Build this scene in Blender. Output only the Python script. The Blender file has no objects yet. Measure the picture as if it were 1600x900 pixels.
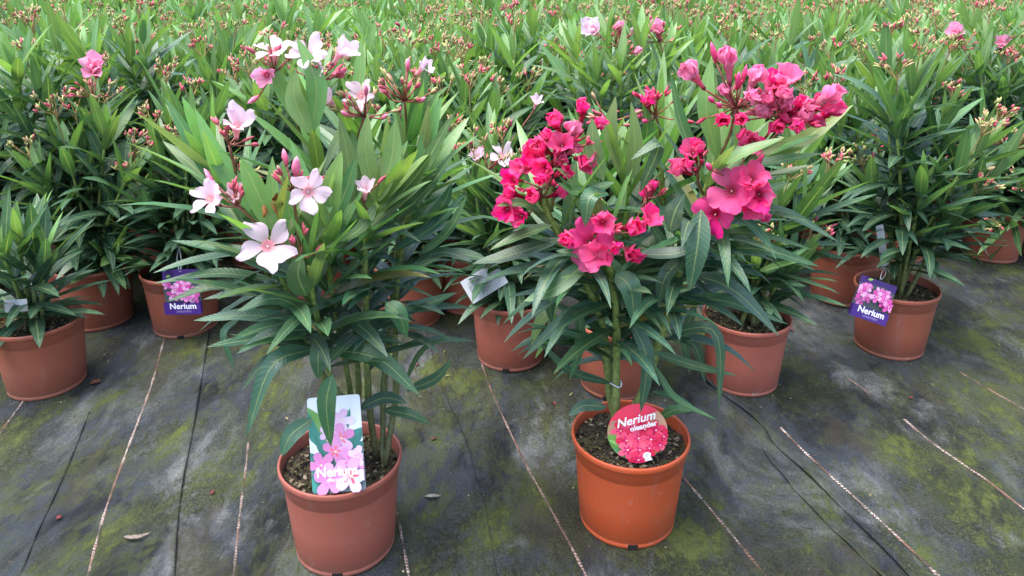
import bpy, math, random
import numpy as np
from mathutils import Vector, Matrix, Quaternion, noise

R = math.radians
rnd = random.Random(11)
scene = bpy.context.scene
COL = scene.collection

# ------------------------------------------------------------------ camera, sky, sun, exposure
CAM_H, PITCH, FPX, CY = 0.965, R(15.6), 1220.0, 260.0
cam_d = bpy.data.cameras.new('camera')
cam_d.sensor_width = 36.0
cam_d.lens = 36.0 * FPX / 1600.0
cam_d.shift_y = (CY - 450.0) / 1600.0
cam_d.clip_start, cam_d.clip_end = 0.02, 500
cam = bpy.data.objects.new('camera', cam_d)
COL.objects.link(cam)
cam.location = (0, 0, CAM_H)
cam.rotation_euler = (R(90) - PITCH, 0, 0)
scene.camera = cam

SUN_EL, SUN_AZ = R(74), R(-110)          # azimuth from +Y towards +X
world = bpy.data.worlds.new('World')
scene.world = world
world.use_nodes = True
wn = world.node_tree
bg = wn.nodes['Background']
sky = wn.nodes.new('ShaderNodeTexSky')
sky.sky_type = 'NISHITA'
sky.sun_disc = False
sky.sun_elevation = SUN_EL
sky.sun_rotation = SUN_AZ
sky.dust_density = 3.0
sky.air_density = 1.0
sky.ozone_density = 0.6
wn.links.new(sky.outputs[0], bg.inputs[0])
bg.inputs[1].default_value = 0.105
sun_d = bpy.data.lights.new('sun', 'SUN')
sun_d.energy = 1.4
sun_d.angle = R(50)
sun_d.color = (1.0, 0.985, 0.96)
sun = bpy.data.objects.new('sun', sun_d)
COL.objects.link(sun)
sd = Vector((math.sin(SUN_AZ) * math.cos(SUN_EL), math.cos(SUN_AZ) * math.cos(SUN_EL), math.sin(SUN_EL)))
sun.rotation_euler = (-sd).to_track_quat('-Z', 'Y').to_euler()
sun.location = sd * 20
vs = scene.view_settings
vs.view_transform = 'Standard'
vs.look = 'None'
vs.gamma = 1
vs.use_curve_mapping = False
vs.exposure = 2.25
scene.cycles.use_denoising = True
scene.cycles.max_bounces = 8
scene.cycles.transparent_max_bounces = 8

# ------------------------------------------------------------------ pixel -> place
FW = Vector((0, math.cos(PITCH), -math.sin(PITCH)))
UP = Vector((0, math.sin(PITCH), math.cos(PITCH)))
CAM = Vector((0, 0, CAM_H))


def ray(px, py):
    return FW * FPX + Vector((1, 0, 0)) * (px - 800) - UP * (py - CY)


def at_y(px, py, Y):
    d = ray(px, py)
    return CAM + d * (Y / d.y)


def ground_at(px, py, z=0.0):
    d = ray(px, py)
    return CAM + d * ((z - CAM_H) / d.z)


# ------------------------------------------------------------------ helpers
def lerp(a, b, t):
    return a + (b - a) * t


def lerp3(a, b, t):
    t = max(0.0, min(1.0, t))
    return tuple(a[i] + (b[i] - a[i]) * t for i in range(3))


class MB:
    """collects verts / faces with a per-vertex colour and a per-vertex strip coordinate"""
    def __init__(s):
        s.v, s.f, s.c, s.u = [], [], [], []

    def add(s, vs_, fs, col, uv=None):
        o = len(s.v)
        s.v.extend(vs_)
        s.f.extend([tuple(i + o for i in f) for f in fs])
        n = len(vs_)
        if isinstance(col, list):
            s.c.extend(col)
        else:
            s.c.extend([col] * n)
        s.u.extend(uv if uv else [(0.0, 0.0, 0.0)] * n)

    def mesh(s, name, mat, smooth=True):
        me = bpy.data.meshes.new(name)
        me.from_pydata([tuple(p) for p in s.v], [], s.f)
        ca = me.attributes.new('tint', 'FLOAT_COLOR', 'POINT')
        a = np.ones((len(s.v), 4), dtype=np.float32)
        a[:, :3] = np.array(s.c, dtype=np.float32).reshape(-1, 3)
        ca.data.foreach_set('color', a.ravel())
        ua = me.attributes.new('luv', 'FLOAT_VECTOR', 'POINT')
        ua.data.foreach_set('vector', np.array(s.u, dtype=np.float32).ravel())
        if smooth:
            me.polygons.foreach_set('use_smooth', np.ones(len(me.polygons), dtype=bool))
        me.materials.append(mat)
        me.update()
        return me


def link(name, me, parent=None, mw=None):
    o = bpy.data.objects.new(name, me)
    COL.objects.link(o)
    if parent is not None:
        o.parent = parent
    if mw is not None:
        o.matrix_local = mw
    return o


def tag(o, label=None, cat=None, group=None, kind=None):
    if label: o['label'] = label
    if cat: o['category'] = cat
    if group: o['group'] = group
    if kind: o['kind'] = kind
    return o


def empty(name, loc):
    o = bpy.data.objects.new(name, None)
    o.empty_display_size = 0.05
    COL.objects.link(o)
    o.location = loc
    return o


# ------------------------------------------------------------------ materials
def new_mat(name):
    m = bpy.data.materials.new(name)
    m.use_nodes = True
    nt = m.node_tree
    return m, nt, nt.nodes['Principled BSDF'], nt.nodes['Material Output']


def N(nt, kind, **kw):
    n = nt.nodes.new(kind)
    for k, v in kw.items():
        setattr(n, k, v)
    return n


def math_n(nt, op, a, b=None, c=None, clamp=False):
    n = N(nt, 'ShaderNodeMath', operation=op, use_clamp=clamp)
    for i, x in enumerate((a, b, c)):
        if x is None: continue
        if isinstance(x, (int, float)): n.inputs[i].default_value = x
        else: nt.links.new(x, n.inputs[i])
    return n.outputs[0]


def mix_n(nt, fac, a, b, mode='MIX'):
    n = N(nt, 'ShaderNodeMix', data_type='RGBA', blend_type=mode)
    for sock, x in ((n.inputs[0], fac), (n.inputs[6], a), (n.inputs[7], b)):
        if isinstance(x, (int, float)): sock.default_value = x
        elif isinstance(x, tuple): sock.default_value = (*x, 1)
        else: nt.links.new(x, sock)
    return n.outputs[2]


def ramp_n(nt, x, lo, hi):
    n = N(nt, 'ShaderNodeMapRange', interpolation_type='SMOOTHSTEP')
    nt.links.new(x, n.inputs[0])
    n.inputs[1].default_value, n.inputs[2].default_value = lo, hi
    return n.outputs[0]


def noise_n(nt, vec, scale, detail=4, rough=0.55, dist=0.0):
    n = N(nt, 'ShaderNodeTexNoise')
    n.inputs['Scale'].default_value = scale
    n.inputs['Detail'].default_value = detail
    n.inputs['Roughness'].default_value = rough
    n.inputs['Distortion'].default_value = dist
    if vec is not None: nt.links.new(vec, n.inputs['Vector'])
    return n.outputs['Fac']


def leaf_material():
    m, nt, p, out = new_mat('oleander_leaf')
    tint = N(nt, 'ShaderNodeAttribute', attribute_name='tint').outputs['Color']
    luv = N(nt, 'ShaderNodeAttribute', attribute_name='luv').outputs['Vector']
    sep = N(nt, 'ShaderNodeSeparateXYZ')
    nt.links.new(luv, sep.inputs[0])
    ax = math_n(nt, 'ABSOLUTE', sep.outputs[0])
    rib = math_n(nt, 'SUBTRACT', 1.0, ramp_n(nt, ax, 0.03, 0.12))
    info = N(nt, 'ShaderNodeObjectInfo').outputs['Random']
    hsv = N(nt, 'ShaderNodeHueSaturation')
    nt.links.new(tint, hsv.inputs['Color'])
    nt.links.new(math_n(nt, 'MULTIPLY_ADD', info, 0.34, 0.84), hsv.inputs['Value'])
    nt.links.new(math_n(nt, 'MULTIPLY_ADD', info, 0.024, 0.486), hsv.inputs['Hue'])
    geo = N(nt, 'ShaderNodeNewGeometry').outputs['Position']
    blot = noise_n(nt, geo, 60, 3)
    c1 = mix_n(nt, math_n(nt, 'MULTIPLY', ramp_n(nt, blot, 0.45, 0.75), 0.35), hsv.outputs[0], (0.16, 0.22, 0.10))
    c2 = mix_n(nt, math_n(nt, 'MULTIPLY', rib, 0.52), c1, (0.36, 0.46, 0.17))
    # chalky spray residue, strongest along the middle of older leaves (luv.z = age)
    spk = ramp_n(nt, noise_n(nt, geo, 260, 4, 0.7), 0.60, 0.74)
    res = math_n(nt, 'MULTIPLY', math_n(nt, 'MULTIPLY', spk, sep.outputs[2]), math_n(nt, 'SUBTRACT', 0.42, math_n(nt, 'MULTIPLY', ax, 0.35)))
    c3 = mix_n(nt, res, c2, (0.5, 0.55, 0.5))
    nt.links.new(c3, p.inputs['Base Color'])
    p.inputs['Roughness'].default_value = 0.40
    p.inputs['Specular IOR Level'].default_value = 0.55
    ph = math_n(nt, 'MULTIPLY_ADD', ax, -9.0, math_n(nt, 'MULTIPLY', sep.outputs[1], math_n(nt, 'MULTIPLY_ADD', info, 60.0, 95.0)))
    vein = math_n(nt, 'SINE', ph)
    h = math_n(nt, 'MULTIPLY_ADD', rib, 1.6, math_n(nt, 'MULTIPLY', vein, math_n(nt, 'MULTIPLY', sep.outputs[2], math_n(nt, 'MULTIPLY', blot, 0.55))))
    bmp = N(nt, 'ShaderNodeBump')
    bmp.inputs['Strength'].default_value = 0.35
    bmp.inputs['Distance'].default_value = 0.0012
    nt.links.new(h, bmp.inputs['Height'])
    nt.links.new(bmp.outputs[0], p.inputs['Normal'])
    tr = N(nt, 'ShaderNodeBsdfTranslucent')
    nt.links.new(mix_n(nt, 1.0, c3, (1.5, 1.55, 0.55), 'MULTIPLY'), tr.inputs[0])
    mx = N(nt, 'ShaderNodeMixShader')
    mx.inputs[0].default_value = 0.32
    nt.links.new(p.outputs[0], mx.inputs[1])
    nt.links.new(tr.outputs[0], mx.inputs[2])
    nt.links.new(mx.outputs[0], out.inputs[0])
    return m


def petal_material():
    m, nt, p, out = new_mat('oleander_petal')
    tint = N(nt, 'ShaderNodeAttribute', attribute_name='tint').outputs['Color']
    luv = N(nt, 'ShaderNodeAttribute', attribute_name='luv').outputs['Vector']
    sep = N(nt, 'ShaderNodeSeparateXYZ')
    nt.links.new(luv, sep.inputs[0])
    info = N(nt, 'ShaderNodeObjectInfo').outputs['Random']
    hsv = N(nt, 'ShaderNodeHueSaturation')
    nt.links.new(tint, hsv.inputs['Color'])
    nt.links.new(math_n(nt, 'MULTIPLY_ADD', info, 0.2, 0.88), hsv.inputs['Value'])
    nt.links.new(math_n(nt, 'MULTIPLY_ADD', info, 0.22, 0.88), hsv.inputs['Saturation'])
    comb = N(nt, 'ShaderNodeCombineXYZ')
    nt.links.new(math_n(nt, 'MULTIPLY', sep.outputs[0], 7.0), comb.inputs[0])
    nt.links.new(math_n(nt, 'MULTIPLY', sep.outputs[1], 1.6), comb.inputs[1])
    nt.links.new(info, comb.inputs[2])
    st = ramp_n(nt, noise_n(nt, comb.outputs[0], 1.6, 3), 0.42, 0.66)
    c1 = mix_n(nt, math_n(nt, 'MULTIPLY', st, 0.45), hsv.outputs[0], (0.93, 0.62, 0.72))
    c2 = mix_n(nt, math_n(nt, 'MULTIPLY', sep.outputs[2], 0.55), hsv.outputs[0], c1)
    nt.links.new(c2, p.inputs['Base Color'])
    p.inputs['Roughness'].default_value = 0.55
    p.inputs['Specular IOR Level'].default_value = 0.3
    bmp = N(nt, 'ShaderNodeBump')
    bmp.inputs['Strength'].default_value = 0.25
    bmp.inputs['Distance'].default_value = 0.001
    nt.links.new(noise_n(nt, comb.outputs[0], 3.0, 3), bmp.inputs['Height'])
    nt.links.new(bmp.outputs[0], p.inputs['Normal'])
    tr = N(nt, 'ShaderNodeBsdfTranslucent')
    nt.links.new(c2, tr.inputs[0])
    mx = N(nt, 'ShaderNodeMixShader')
    mx.inputs[0].default_value = 0.5
    nt.links.new(p.outputs[0], mx.inputs[1])
    nt.links.new(tr.outputs[0], mx.inputs[2])
    nt.links.new(mx.outputs[0], out.inputs[0])
    return m


def tint_material(name, rough=0.6, spec=0.4, nscale=120, namt=0.3, bump=0.0, bdist=0.002):
    m, nt, p, out = new_mat(name)
    tint = N(nt, 'ShaderNodeAttribute', attribute_name='tint').outputs['Color']
    geo = N(nt, 'ShaderNodeNewGeometry').outputs['Position']
    nz = noise_n(nt, geo, nscale, 4)
    c = mix_n(nt, namt, tint, mix_n(nt, ramp_n(nt, nz, 0.3, 0.7), (0.25, 0.25, 0.25), (1.7, 1.7, 1.7)), 'MULTIPLY')
    nt.links.new(c, p.inputs['Base Color'])
    p.inputs['Roughness'].default_value = rough
    p.inputs['Specular IOR Level'].default_value = spec
    if bump:
        b = N(nt, 'ShaderNodeBump')
        b.inputs['Strength'].default_value = bump
        b.inputs['Distance'].default_value = bdist
        nt.links.new(nz, b.inputs['Height'])
        nt.links.new(b.outputs[0], p.inputs['Normal'])
    return m


def pot_material(name, base, dirt=0.35):
    m, nt, p, out = new_mat(name)
    tc = N(nt, 'ShaderNodeTexCoord').outputs['Object']
    geo = N(nt, 'ShaderNodeNewGeometry').outputs['Position']
    sep = N(nt, 'ShaderNodeSeparateXYZ')
    nt.links.new(tc, sep.inputs[0])
    info = N(nt, 'ShaderNodeObjectInfo').outputs['Random']
    hsv = N(nt, 'ShaderNodeHueSaturation')
    hsv.inputs['Color'].default_value = (*base, 1)
    nt.links.new(math_n(nt, 'MULTIPLY_ADD', info, 0.24, 0.88), hsv.inputs['Value'])
    n1 = noise_n(nt, geo, 9, 5)
    c1 = mix_n(nt, math_n(nt, 'MULTIPLY', ramp_n(nt, n1, 0.35, 0.75), 0.30), hsv.outputs[0], tuple(x * 0.62 + 0.05 for x in base))
    # splashed soil and lime near the foot, faint dusty film elsewhere
    foot = math_n(nt, 'SUBTRACT', 1.0, ramp_n(nt, math_n(nt, 'ADD', sep.outputs[2], math_n(nt, 'MULTIPLY', noise_n(nt, geo, 22, 4), 0.05)), 0.02, 0.062))
    c2 = mix_n(nt, math_n(nt, 'MULTIPLY', foot, dirt), c1, (0.16, 0.12, 0.09))
    stv = N(nt, 'ShaderNodeMapping')
    stv.inputs['Scale'].default_value = (60, 60, 5)
    nt.links.new(geo, stv.inputs['Vector'])
    c2 = mix_n(nt, math_n(nt, 'MULTIPLY', ramp_n(nt, noise_n(nt, stv.outputs[0], 1.0, 4), 0.55, 0.75), 0.22), c2, tuple(x * 0.5 + 0.14 for x in base))
    c2 = mix_n(nt, math_n(nt, 'MULTIPLY', ramp_n(nt, noise_n(nt, geo, 190, 2), 0.68, 0.74), 0.5), c2, (0.10, 0.06, 0.04))
    lime = math_n(nt, 'MULTIPLY', ramp_n(nt, noise_n(nt, geo, 45, 6, 0.7), 0.58, 0.76), math_n(nt, 'MULTIPLY_ADD', foot, 0.6, 0.2))
    c3 = mix_n(nt, lime, c2, (0.5, 0.44, 0.4))
    nt.links.new(c3, p.inputs['Base Color'])
    nt.links.new(math_n(nt, 'MULTIPLY_ADD', n1, 0.25, 0.34), p.inputs['Roughness'])
    p.inputs['Specular IOR Level'].default_value = 0.42
    b = N(nt, 'ShaderNodeBump')
    b.inputs['Strength'].default_value = 0.12
    b.inputs['Distance'].default_value = 0.002
    nt.links.new(noise_n(nt, geo, 160, 3), b.inputs['Height'])
    nt.links.new(b.outputs[0], p.inputs['Normal'])
    return m


ROW_ANG = R(15.5)


def ground_material():
    m, nt, p, out = new_mat('woven_ground_cover')
    geo = N(nt, 'ShaderNodeTexCoord').outputs['Object']
    mp = N(nt, 'ShaderNodeMapping')
    mp.inputs['Rotation'].default_value = (0, 0, -ROW_ANG)
    mp.inputs['Scale'].default_value = (1.0, 0.55, 1.0)
    nt.links.new(geo, mp.inputs['Vector'])
    v = mp.outputs[0]
    dust = noise_n(nt, v, 3.0, 8, 0.66, 0.7)
    dust2 = noise_n(nt, v, 15, 7, 0.72, 0.4)
    fine = noise_n(nt, geo, 240, 4, 0.7)
    dsum = math_n(nt, 'ADD', dust, math_n(nt, 'MULTIPLY', math_n(nt, 'SUBTRACT', dust2, 0.5), 0.42))
    fab = mix_n(nt, ramp_n(nt, dsum, 0.40, 0.52), (0.006, 0.0075, 0.010), (0.028, 0.034, 0.042))
    fab = mix_n(nt, ramp_n(nt, dsum, 0.54, 0.60), fab, (0.058, 0.065, 0.068))
    pale = noise_n(nt, v, 4.6, 7, 0.66, 0.9)
    fab = mix_n(nt, math_n(nt, 'MULTIPLY', ramp_n(nt, pale, 0.51, 0.68), math_n(nt, 'MULTIPLY_ADD', fine, 0.9, 0.3)), fab, (0.15, 0.155, 0.155))
    brown = noise_n(nt, v, 5.3, 8, 0.70, 0.8)
    fab = mix_n(nt, math_n(nt, 'MULTIPLY', ramp_n(nt, brown, 0.50, 0.60), 0.75), fab, mix_n(nt, dust2, (0.010, 0.009, 0.006), (0.055, 0.050, 0.034)))
    mo = N(nt, 'ShaderNodeVectorMath', operation='ADD')
    mo.inputs[1].default_value = (3.7, 1.3, 0)
    nt.links.new(v, mo.inputs[0])
    m1 = noise_n(nt, mo.outputs[0], 4.6, 9, 0.70, 0.7)
    m2 = noise_n(nt, mo.outputs[0], 60, 5, 0.75)
    m3 = noise_n(nt, mo.outputs[0], 9, 6, 0.65)
    mm = math_n(nt, 'ADD', m1, math_n(nt, 'MULTIPLY', math_n(nt, 'SUBTRACT', m2, 0.5), 0.42))
    moss = math_n(nt, 'MAXIMUM', ramp_n(nt, mm, 0.48, 0.60), math_n(nt, 'MULTIPLY', ramp_n(nt, mm, 0.42, 0.50), 0.40))
    mcol = mix_n(nt, ramp_n(nt, m3, 0.42, 0.60), (0.020, 0.024, 0.008), (0.070, 0.090, 0.012))
    mcol = mix_n(nt, ramp_n(nt, fine, 0.45, 0.7), mcol, (0.055, 0.060, 0.028))
    c = mix_n(nt, math_n(nt, 'MULTIPLY', moss, 0.88), fab, mcol)
    c = mix_n(nt, 0.55, c, mix_n(nt, ramp_n(nt, fine, 0.3, 0.7), (0.62, 0.62, 0.62), (1.95, 1.95, 1.95)), 'MULTIPLY')
    spk = ramp_n(nt, noise_n(nt, geo, 150, 3, 0.6), 0.70, 0.78)
    c = mix_n(nt, math_n(nt, 'MULTIPLY', spk, 0.5), c, (0.025, 0.018, 0.012))
    nt.links.new(c, p.inputs['Base Color'])
    nt.links.new(math_n(nt, 'MULTIPLY_ADD', moss, 0.25, math_n(nt, 'MULTIPLY_ADD', dust2, 0.35, 0.34)), p.inputs['Roughness'])
    p.inputs['Specular IOR Level'].default_value = 0.28
    # weave
    mw = N(nt, 'ShaderNodeMapping')
    mw.inputs['Rotation'].default_value = (0, 0, -ROW_ANG)
    mw.inputs['Scale'].default_value = (2400, 1700, 1)
    nt.links.new(geo, mw.inputs['Vector'])
    sw = N(nt, 'ShaderNodeSeparateXYZ')
    nt.links.new(mw.outputs[0], sw.inputs[0])
    weave = math_n(nt, 'MULTIPLY', math_n(nt, 'SINE', sw.outputs[0]), math_n(nt, 'SINE', sw.outputs[1]))
    hh = math_n(nt, 'ADD', math_n(nt, 'MULTIPLY', weave, 0.18), math_n(nt, 'ADD', math_n(nt, 'MULTIPLY', math_n(nt, 'MULTIPLY', m2, moss), 2.2), math_n(nt, 'MULTIPLY', math_n(nt, 'ADD', dust2, fine), 0.8)))
    b = N(nt, 'ShaderNodeBump')
    b.inputs['Strength'].default_value = 0.8
    b.inputs['Distance'].default_value = 0.005
    nt.links.new(hh, b.inputs['Height'])
    nt.links.new(b.outputs[0], p.inputs['Normal'])
    return m


def stripe_material():
    m, nt, p, out = new_mat('woven_marker_thread')
    luv = N(nt, 'ShaderNodeAttribute', attribute_name='luv').outputs['Vector']
    sep = N(nt, 'ShaderNodeSeparateXYZ')
    nt.links.new(luv, sep.inputs[0])
    geo = N(nt, 'ShaderNodeNewGeometry').outputs['Position']
    ph = math_n(nt, 'SINE', math_n(nt, 'MULTIPLY_ADD', sep.outputs[0], 1.3, math_n(nt, 'MULTIPLY', sep.outputs[1], 900.0)))
    worn = noise_n(nt, geo, 11, 4, 0.6)
    wht = math_n(nt, 'MULTIPLY', ramp_n(nt, math_n(nt, 'ADD', math_n(nt, 'MULTIPLY', ph, 0.4), math_n(nt, 'MULTIPLY_ADD', noise_n(nt, geo, 420, 2), 5.0, -2.5)), -0.2, 0.5), math_n(nt, 'MULTIPLY', ramp_n(nt, worn, 0.40, 0.58), sep.outputs[2]))
    c = mix_n(nt, wht, mix_n(nt, noise_n(nt, geo, 90, 3), (0.09, 0.045, 0.03), (0.2, 0.10, 0.07)), (0.60, 0.57, 0.54))
    c = mix_n(nt, math_n(nt, 'MULTIPLY', ramp_n(nt, noise_n(nt, geo, 14, 6, 0.7), 0.47, 0.60), 0.85), c, (0.028, 0.028, 0.014))
    nt.links.new(c, p.inputs['Base Color'])
    p.inputs['Roughness'].default_value = 0.7
    b = N(nt, 'ShaderNodeBump')
    b.inputs['Strength'].default_value = 0.8
    b.inputs['Distance'].default_value = 0.0015
    nt.links.new(ph, b.inputs['Height'])
    nt.links.new(b.outputs[0], p.inputs['Normal'])
    return m


def soil_material():
    m, nt, p, out = new_mat('potting_soil')
    geo = N(nt, 'ShaderNodeNewGeometry').outputs['Position']
    n1 = noise_n(nt, geo, 190, 6, 0.7)
    n2 = noise_n(nt, geo, 26, 5, 0.65)
    c = mix_n(nt, ramp_n(nt, n1, 0.35, 0.68), (0.010, 0.007, 0.005), (0.085, 0.058, 0.036))
    c = mix_n(nt, math_n(nt, 'MULTIPLY', ramp_n(nt, n2, 0.47, 0.62), 0.75), c, mix_n(nt, n1, (0.02, 0.022, 0.006), (0.16, 0.15, 0.05)))
    nt.links.new(c, p.inputs['Base Color'])
    p.inputs['Roughness'].default_value = 0.9
    b = N(nt, 'ShaderNodeBump')
    b.inputs['Strength'].default_value = 1.0
    b.inputs['Distance'].default_value = 0.005
    nt.links.new(n1, b.inputs['Height'])
    nt.links.new(b.outputs[0], p.inputs['Normal'])
    return m


def plain(name, col, rough=0.5, spec=0.4):
    m, nt, p, out = new_mat(name)
    geo = N(nt, 'ShaderNodeNewGeometry').outputs['Position']
    c = mix_n(nt, ramp_n(nt, noise_n(nt, geo, 70, 4), 0.3, 0.7), tuple(x * 0.86 for x in col), col)
    nt.links.new(c, p.inputs['Base Color'])
    p.inputs['Roughness'].default_value = rough
    p.inputs['Specular IOR Level'].default_value = spec
    return m


M_LEAF = leaf_material()
M_PETAL = petal_material()
M_STEM = tint_material('green_stem', 0.5, 0.4, 140, 0.45, 0.3)
M_BUD = tint_material('flower_bud', 0.5, 0.4, 400, 0.3)
M_POT = pot_material('terracotta_plastic', (0.31, 0.085, 0.048))
M_POT_NEW = pot_material('orange_plastic', (0.50, 0.082, 0.024), 0.15)
M_POT_PINK = pot_material('rosy_plastic', (0.38, 0.105, 0.070))
M_SOIL = soil_material()
M_CRUMB = tint_material('soil_crumb', 0.9, 0.2, 300, 0.6)
M_GROUND = ground_material()
M_STRIPE = stripe_material()
M_DARK = plain('drain_shadow', (0.012, 0.010, 0.009), 0.9)
M_CARD = tint_material('printed_card', 0.32, 0.5, 30, 0.06)
M_STRING = plain('pale_string', (0.62, 0.66, 0.68), 0.6)
M_LITTER = tint_material('dry_litter', 0.85, 0.2, 260, 0.5)

YOUNG = (0.180, 0.325, 0.115)
MIDG = (0.072, 0.168, 0.068)
OLD = (0.042, 0.104, 0.064)
GREEN_STEM = (0.16, 0.22, 0.045)
RED_STEM = (0.20, 0.060, 0.045)
PINK = (0.94, 0.71, 0.82)
HOT = (0.92, 0.088, 0.315)
ROSE = (0.92, 0.40, 0.58)


# ------------------------------------------------------------------ primitive shapes
def catmull(pts, n):
    pts = [Vector(p) for p in pts]
    P = [pts[0] * 2 - pts[1]] + pts + [pts[-1] * 2 - pts[-2]]
    out = []
    m = len(pts) - 1
    for i in range(n + 1):
        x = i / n * m
        k = min(int(x), m - 1)
        t = x - k
        a, b, c, d = P[k], P[k + 1], P[k + 2], P[k + 3]
        out.append(0.5 * ((2 * b) + (c - a) * t + (2 * a - 5 * b + 4 * c - d) * t * t + (3 * b - a - 3 * c + d) * t ** 3))
    return out


def frame_of(t):
    a = Vector((0, 0, 1)) if abs(t.z) < 0.9 else Vector((1, 0, 0))
    s = t.cross(a).normalized()
    return s, s.cross(t).normalized()


def tube(mb, pts, r0, r1, col0, col1=None, k=6, cap=True, nodes=0):
    n = len(pts)
    vs_, cs, us = [], [], []
    col1 = col1 or col0
    for i, p in enumerate(pts):
        t = (pts[min(i + 1, n - 1)] - pts[max(i - 1, 0)]).normalized()
        s, u = frame_of(t)
        f = i / (n - 1)
        r = lerp(r0, r1, f)
        if nodes and i % nodes == 0: r *= 1.22
        for j in range(k):
            a = 2 * math.pi * j / k
            vs_.append(p + (s * math.cos(a) + u * math.sin(a)) * r)
            cs.append(lerp3(col0, col1, f))
            us.append((j / k, f, 0))
    fs = [(i * k + j, i * k + (j + 1) % k, (i + 1) * k + (j + 1) % k, (i + 1) * k + j) for i in range(n - 1) for j in range(k)]
    if cap:
        fs.append(tuple((n - 1) * k + j for j in range(k)))
        fs.append(tuple(reversed(range(k))))
    mb.add(vs_, fs, cs, us)


def leaf_profile(t):
    return max(0.0, math.sin(math.pi * min(1.0, t ** 0.80))) ** 0.72 * (1 - 0.16 * t)


def leaf_strip(mb, pts, up, width, tint, fold=0.28, age=0.0, twist=0.0, wav=0.0, ph=0.0):
    """a lance-shaped blade with a folded midrib along the path pts"""
    n = len(pts) - 1
    vs_, us, cs = [], [], []
    for i, p in enumerate(pts):
        t = (pts[min(i + 1, n)] - pts[max(i - 1, 0)])
        if t.length < 1e-9: t = Vector((0, 0, 1))
        t.normalize()
        s = t.cross(up)
        if s.length < 1e-4: s = t.orthogonal()
        s.normalize()
        nn = s.cross(t).normalized()
        f = i / n
        if twist:
            q = Quaternion(t, twist * f)
            s, nn = q @ s, q @ nn
        w = width * 0.5 * max(leaf_profile(f), 0.08 if i < n else 0.0)
        wl = wav * width * math.sin(f * 19 + ph)
        wr = wav * width * math.sin(f * 17 + ph + 1.3)
        vs_ += [p - s * w + nn * (w * fold + wl), p, p + s * w + nn * (w * fold + wr)]
        us += [(-1, f, age), (0, f, age), (1, f, age)]
        c = tuple(x * (0.93 + 0.12 * f) for x in tint)
        cs += [c, c, c]
    fs = []
    for i in range(n):
        a = i * 3
        fs += [(a, a + 1, a + 4, a + 3), (a + 1, a + 2, a + 5, a + 4)]
    mb.add(vs_, fs, cs, us)


def leaf_path(p0, d0, L, droop, curl_axis_up, n=8):
    pts = [Vector(p0)]
    d = Vector(d0).normalized()
    ds = L / n
    for i in range(n):
        d = (d + Vector((0, 0, -1)) * droop * ds * (0.5 + i / n) + curl_axis_up * ds).normalized()
        pts.append(pts[-1] + d * ds)
    return pts


def shoot_leaf_specs(path, r, s0=0.25, spacing=0.024, Ltip=0.13, Lmax=0.15, width=0.024, per=3, upright=1.0, oldness=1.0, age0=0.0):
    """yields (pts, up, width, tint, age) of the blades growing along one shoot"""
    seg = [0.0]
    for i in range(1, len(path)):
        seg.append(seg[-1] + (path[i] - path[i - 1]).length)
    T = seg[-1]
    s = T * s0
    a0 = r.uniform(0, 6.28)
    out = []
    while s < T + 1e-6:
        k = 0
        while k < len(seg) - 2 and seg[k + 1] < s: k += 1
        f = (s - seg[k]) / max(1e-6, seg[k + 1] - seg[k])
        p = path[k].lerp(path[k + 1], min(1, f))
        t = (path[k + 1] - path[k]).normalized()
        sd_, u = frame_of(t)
        dt = T - s
        for j in range(per):
            a = a0 + 2 * math.pi * j / per + r.uniform(-0.25, 0.25)
            rad = sd_ * math.cos(a) + u * math.sin(a)
            x = min(1.0, dt / 0.20)
            ang = R(lerp(20, 74, x ** 0.75) + r.uniform(-9, 9)) / upright ** 0.3
            d = t * math.cos(ang) + rad * math.sin(ang)
            L = (lerp(Ltip, Lmax, min(1, dt / 0.07)) if dt < 0.07 else lerp(Lmax, Lmax * 0.82, min(1, (dt - 0.07) / 0.2))) * r.uniform(0.78, 1.12)
            w = width * r.uniform(0.85, 1.15) * (0.8 + 0.2 * L / Lmax)
            age = min(1.0, age0 + max(0.0, (dt - 0.02) / 0.15))
            tint = lerp3(lerp3(YOUNG, MIDG, age * 2), OLD, (age * oldness - 0.35) / 0.65)
            droop = lerp(0.6, 4.6, x) * r.uniform(0.5, 1.4)
            out.append((p, d, L, droop, t, w, tint, age))
        a0 += math.pi / 3 + r.uniform(-0.1, 0.1)
        s += spacing * r.uniform(0.85, 1.2) * (0.75 if dt < 0.05 else 1.0)
    for j in range(3):      # young centre leaves standing at the tip
        a = r.uniform(0, 6.28)
        sd_, u = frame_of((path[-1] - path[-2]).normalized())
        rad = sd_ * math.cos(a) + u * math.sin(a)
        t = (path[-1] - path[-2]).normalized()
        out.append((path[-1], t * 0.97 + rad * 0.22, Ltip * r.uniform(0.5, 0.85), 0.3, t, width * 0.7, tuple(x * 1.1 for x in YOUNG), 0.0))
    return out


def spec_to_strip(mb, sp, r, n=8):
    p, d, L, droop, t, w, tint, age = sp
    pts = leaf_path(p, d, L, droop, t * r.uniform(-0.8, 1.6), n)
    leaf_strip(mb, pts, t + Vector((0, 0, 0.25)), w, tint, r.uniform(0.15, 0.5), age, r.uniform(-0.4, 0.4), r.uniform(0, 0.035) if age > 0.4 else 0, r.uniform(0, 6))


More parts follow.
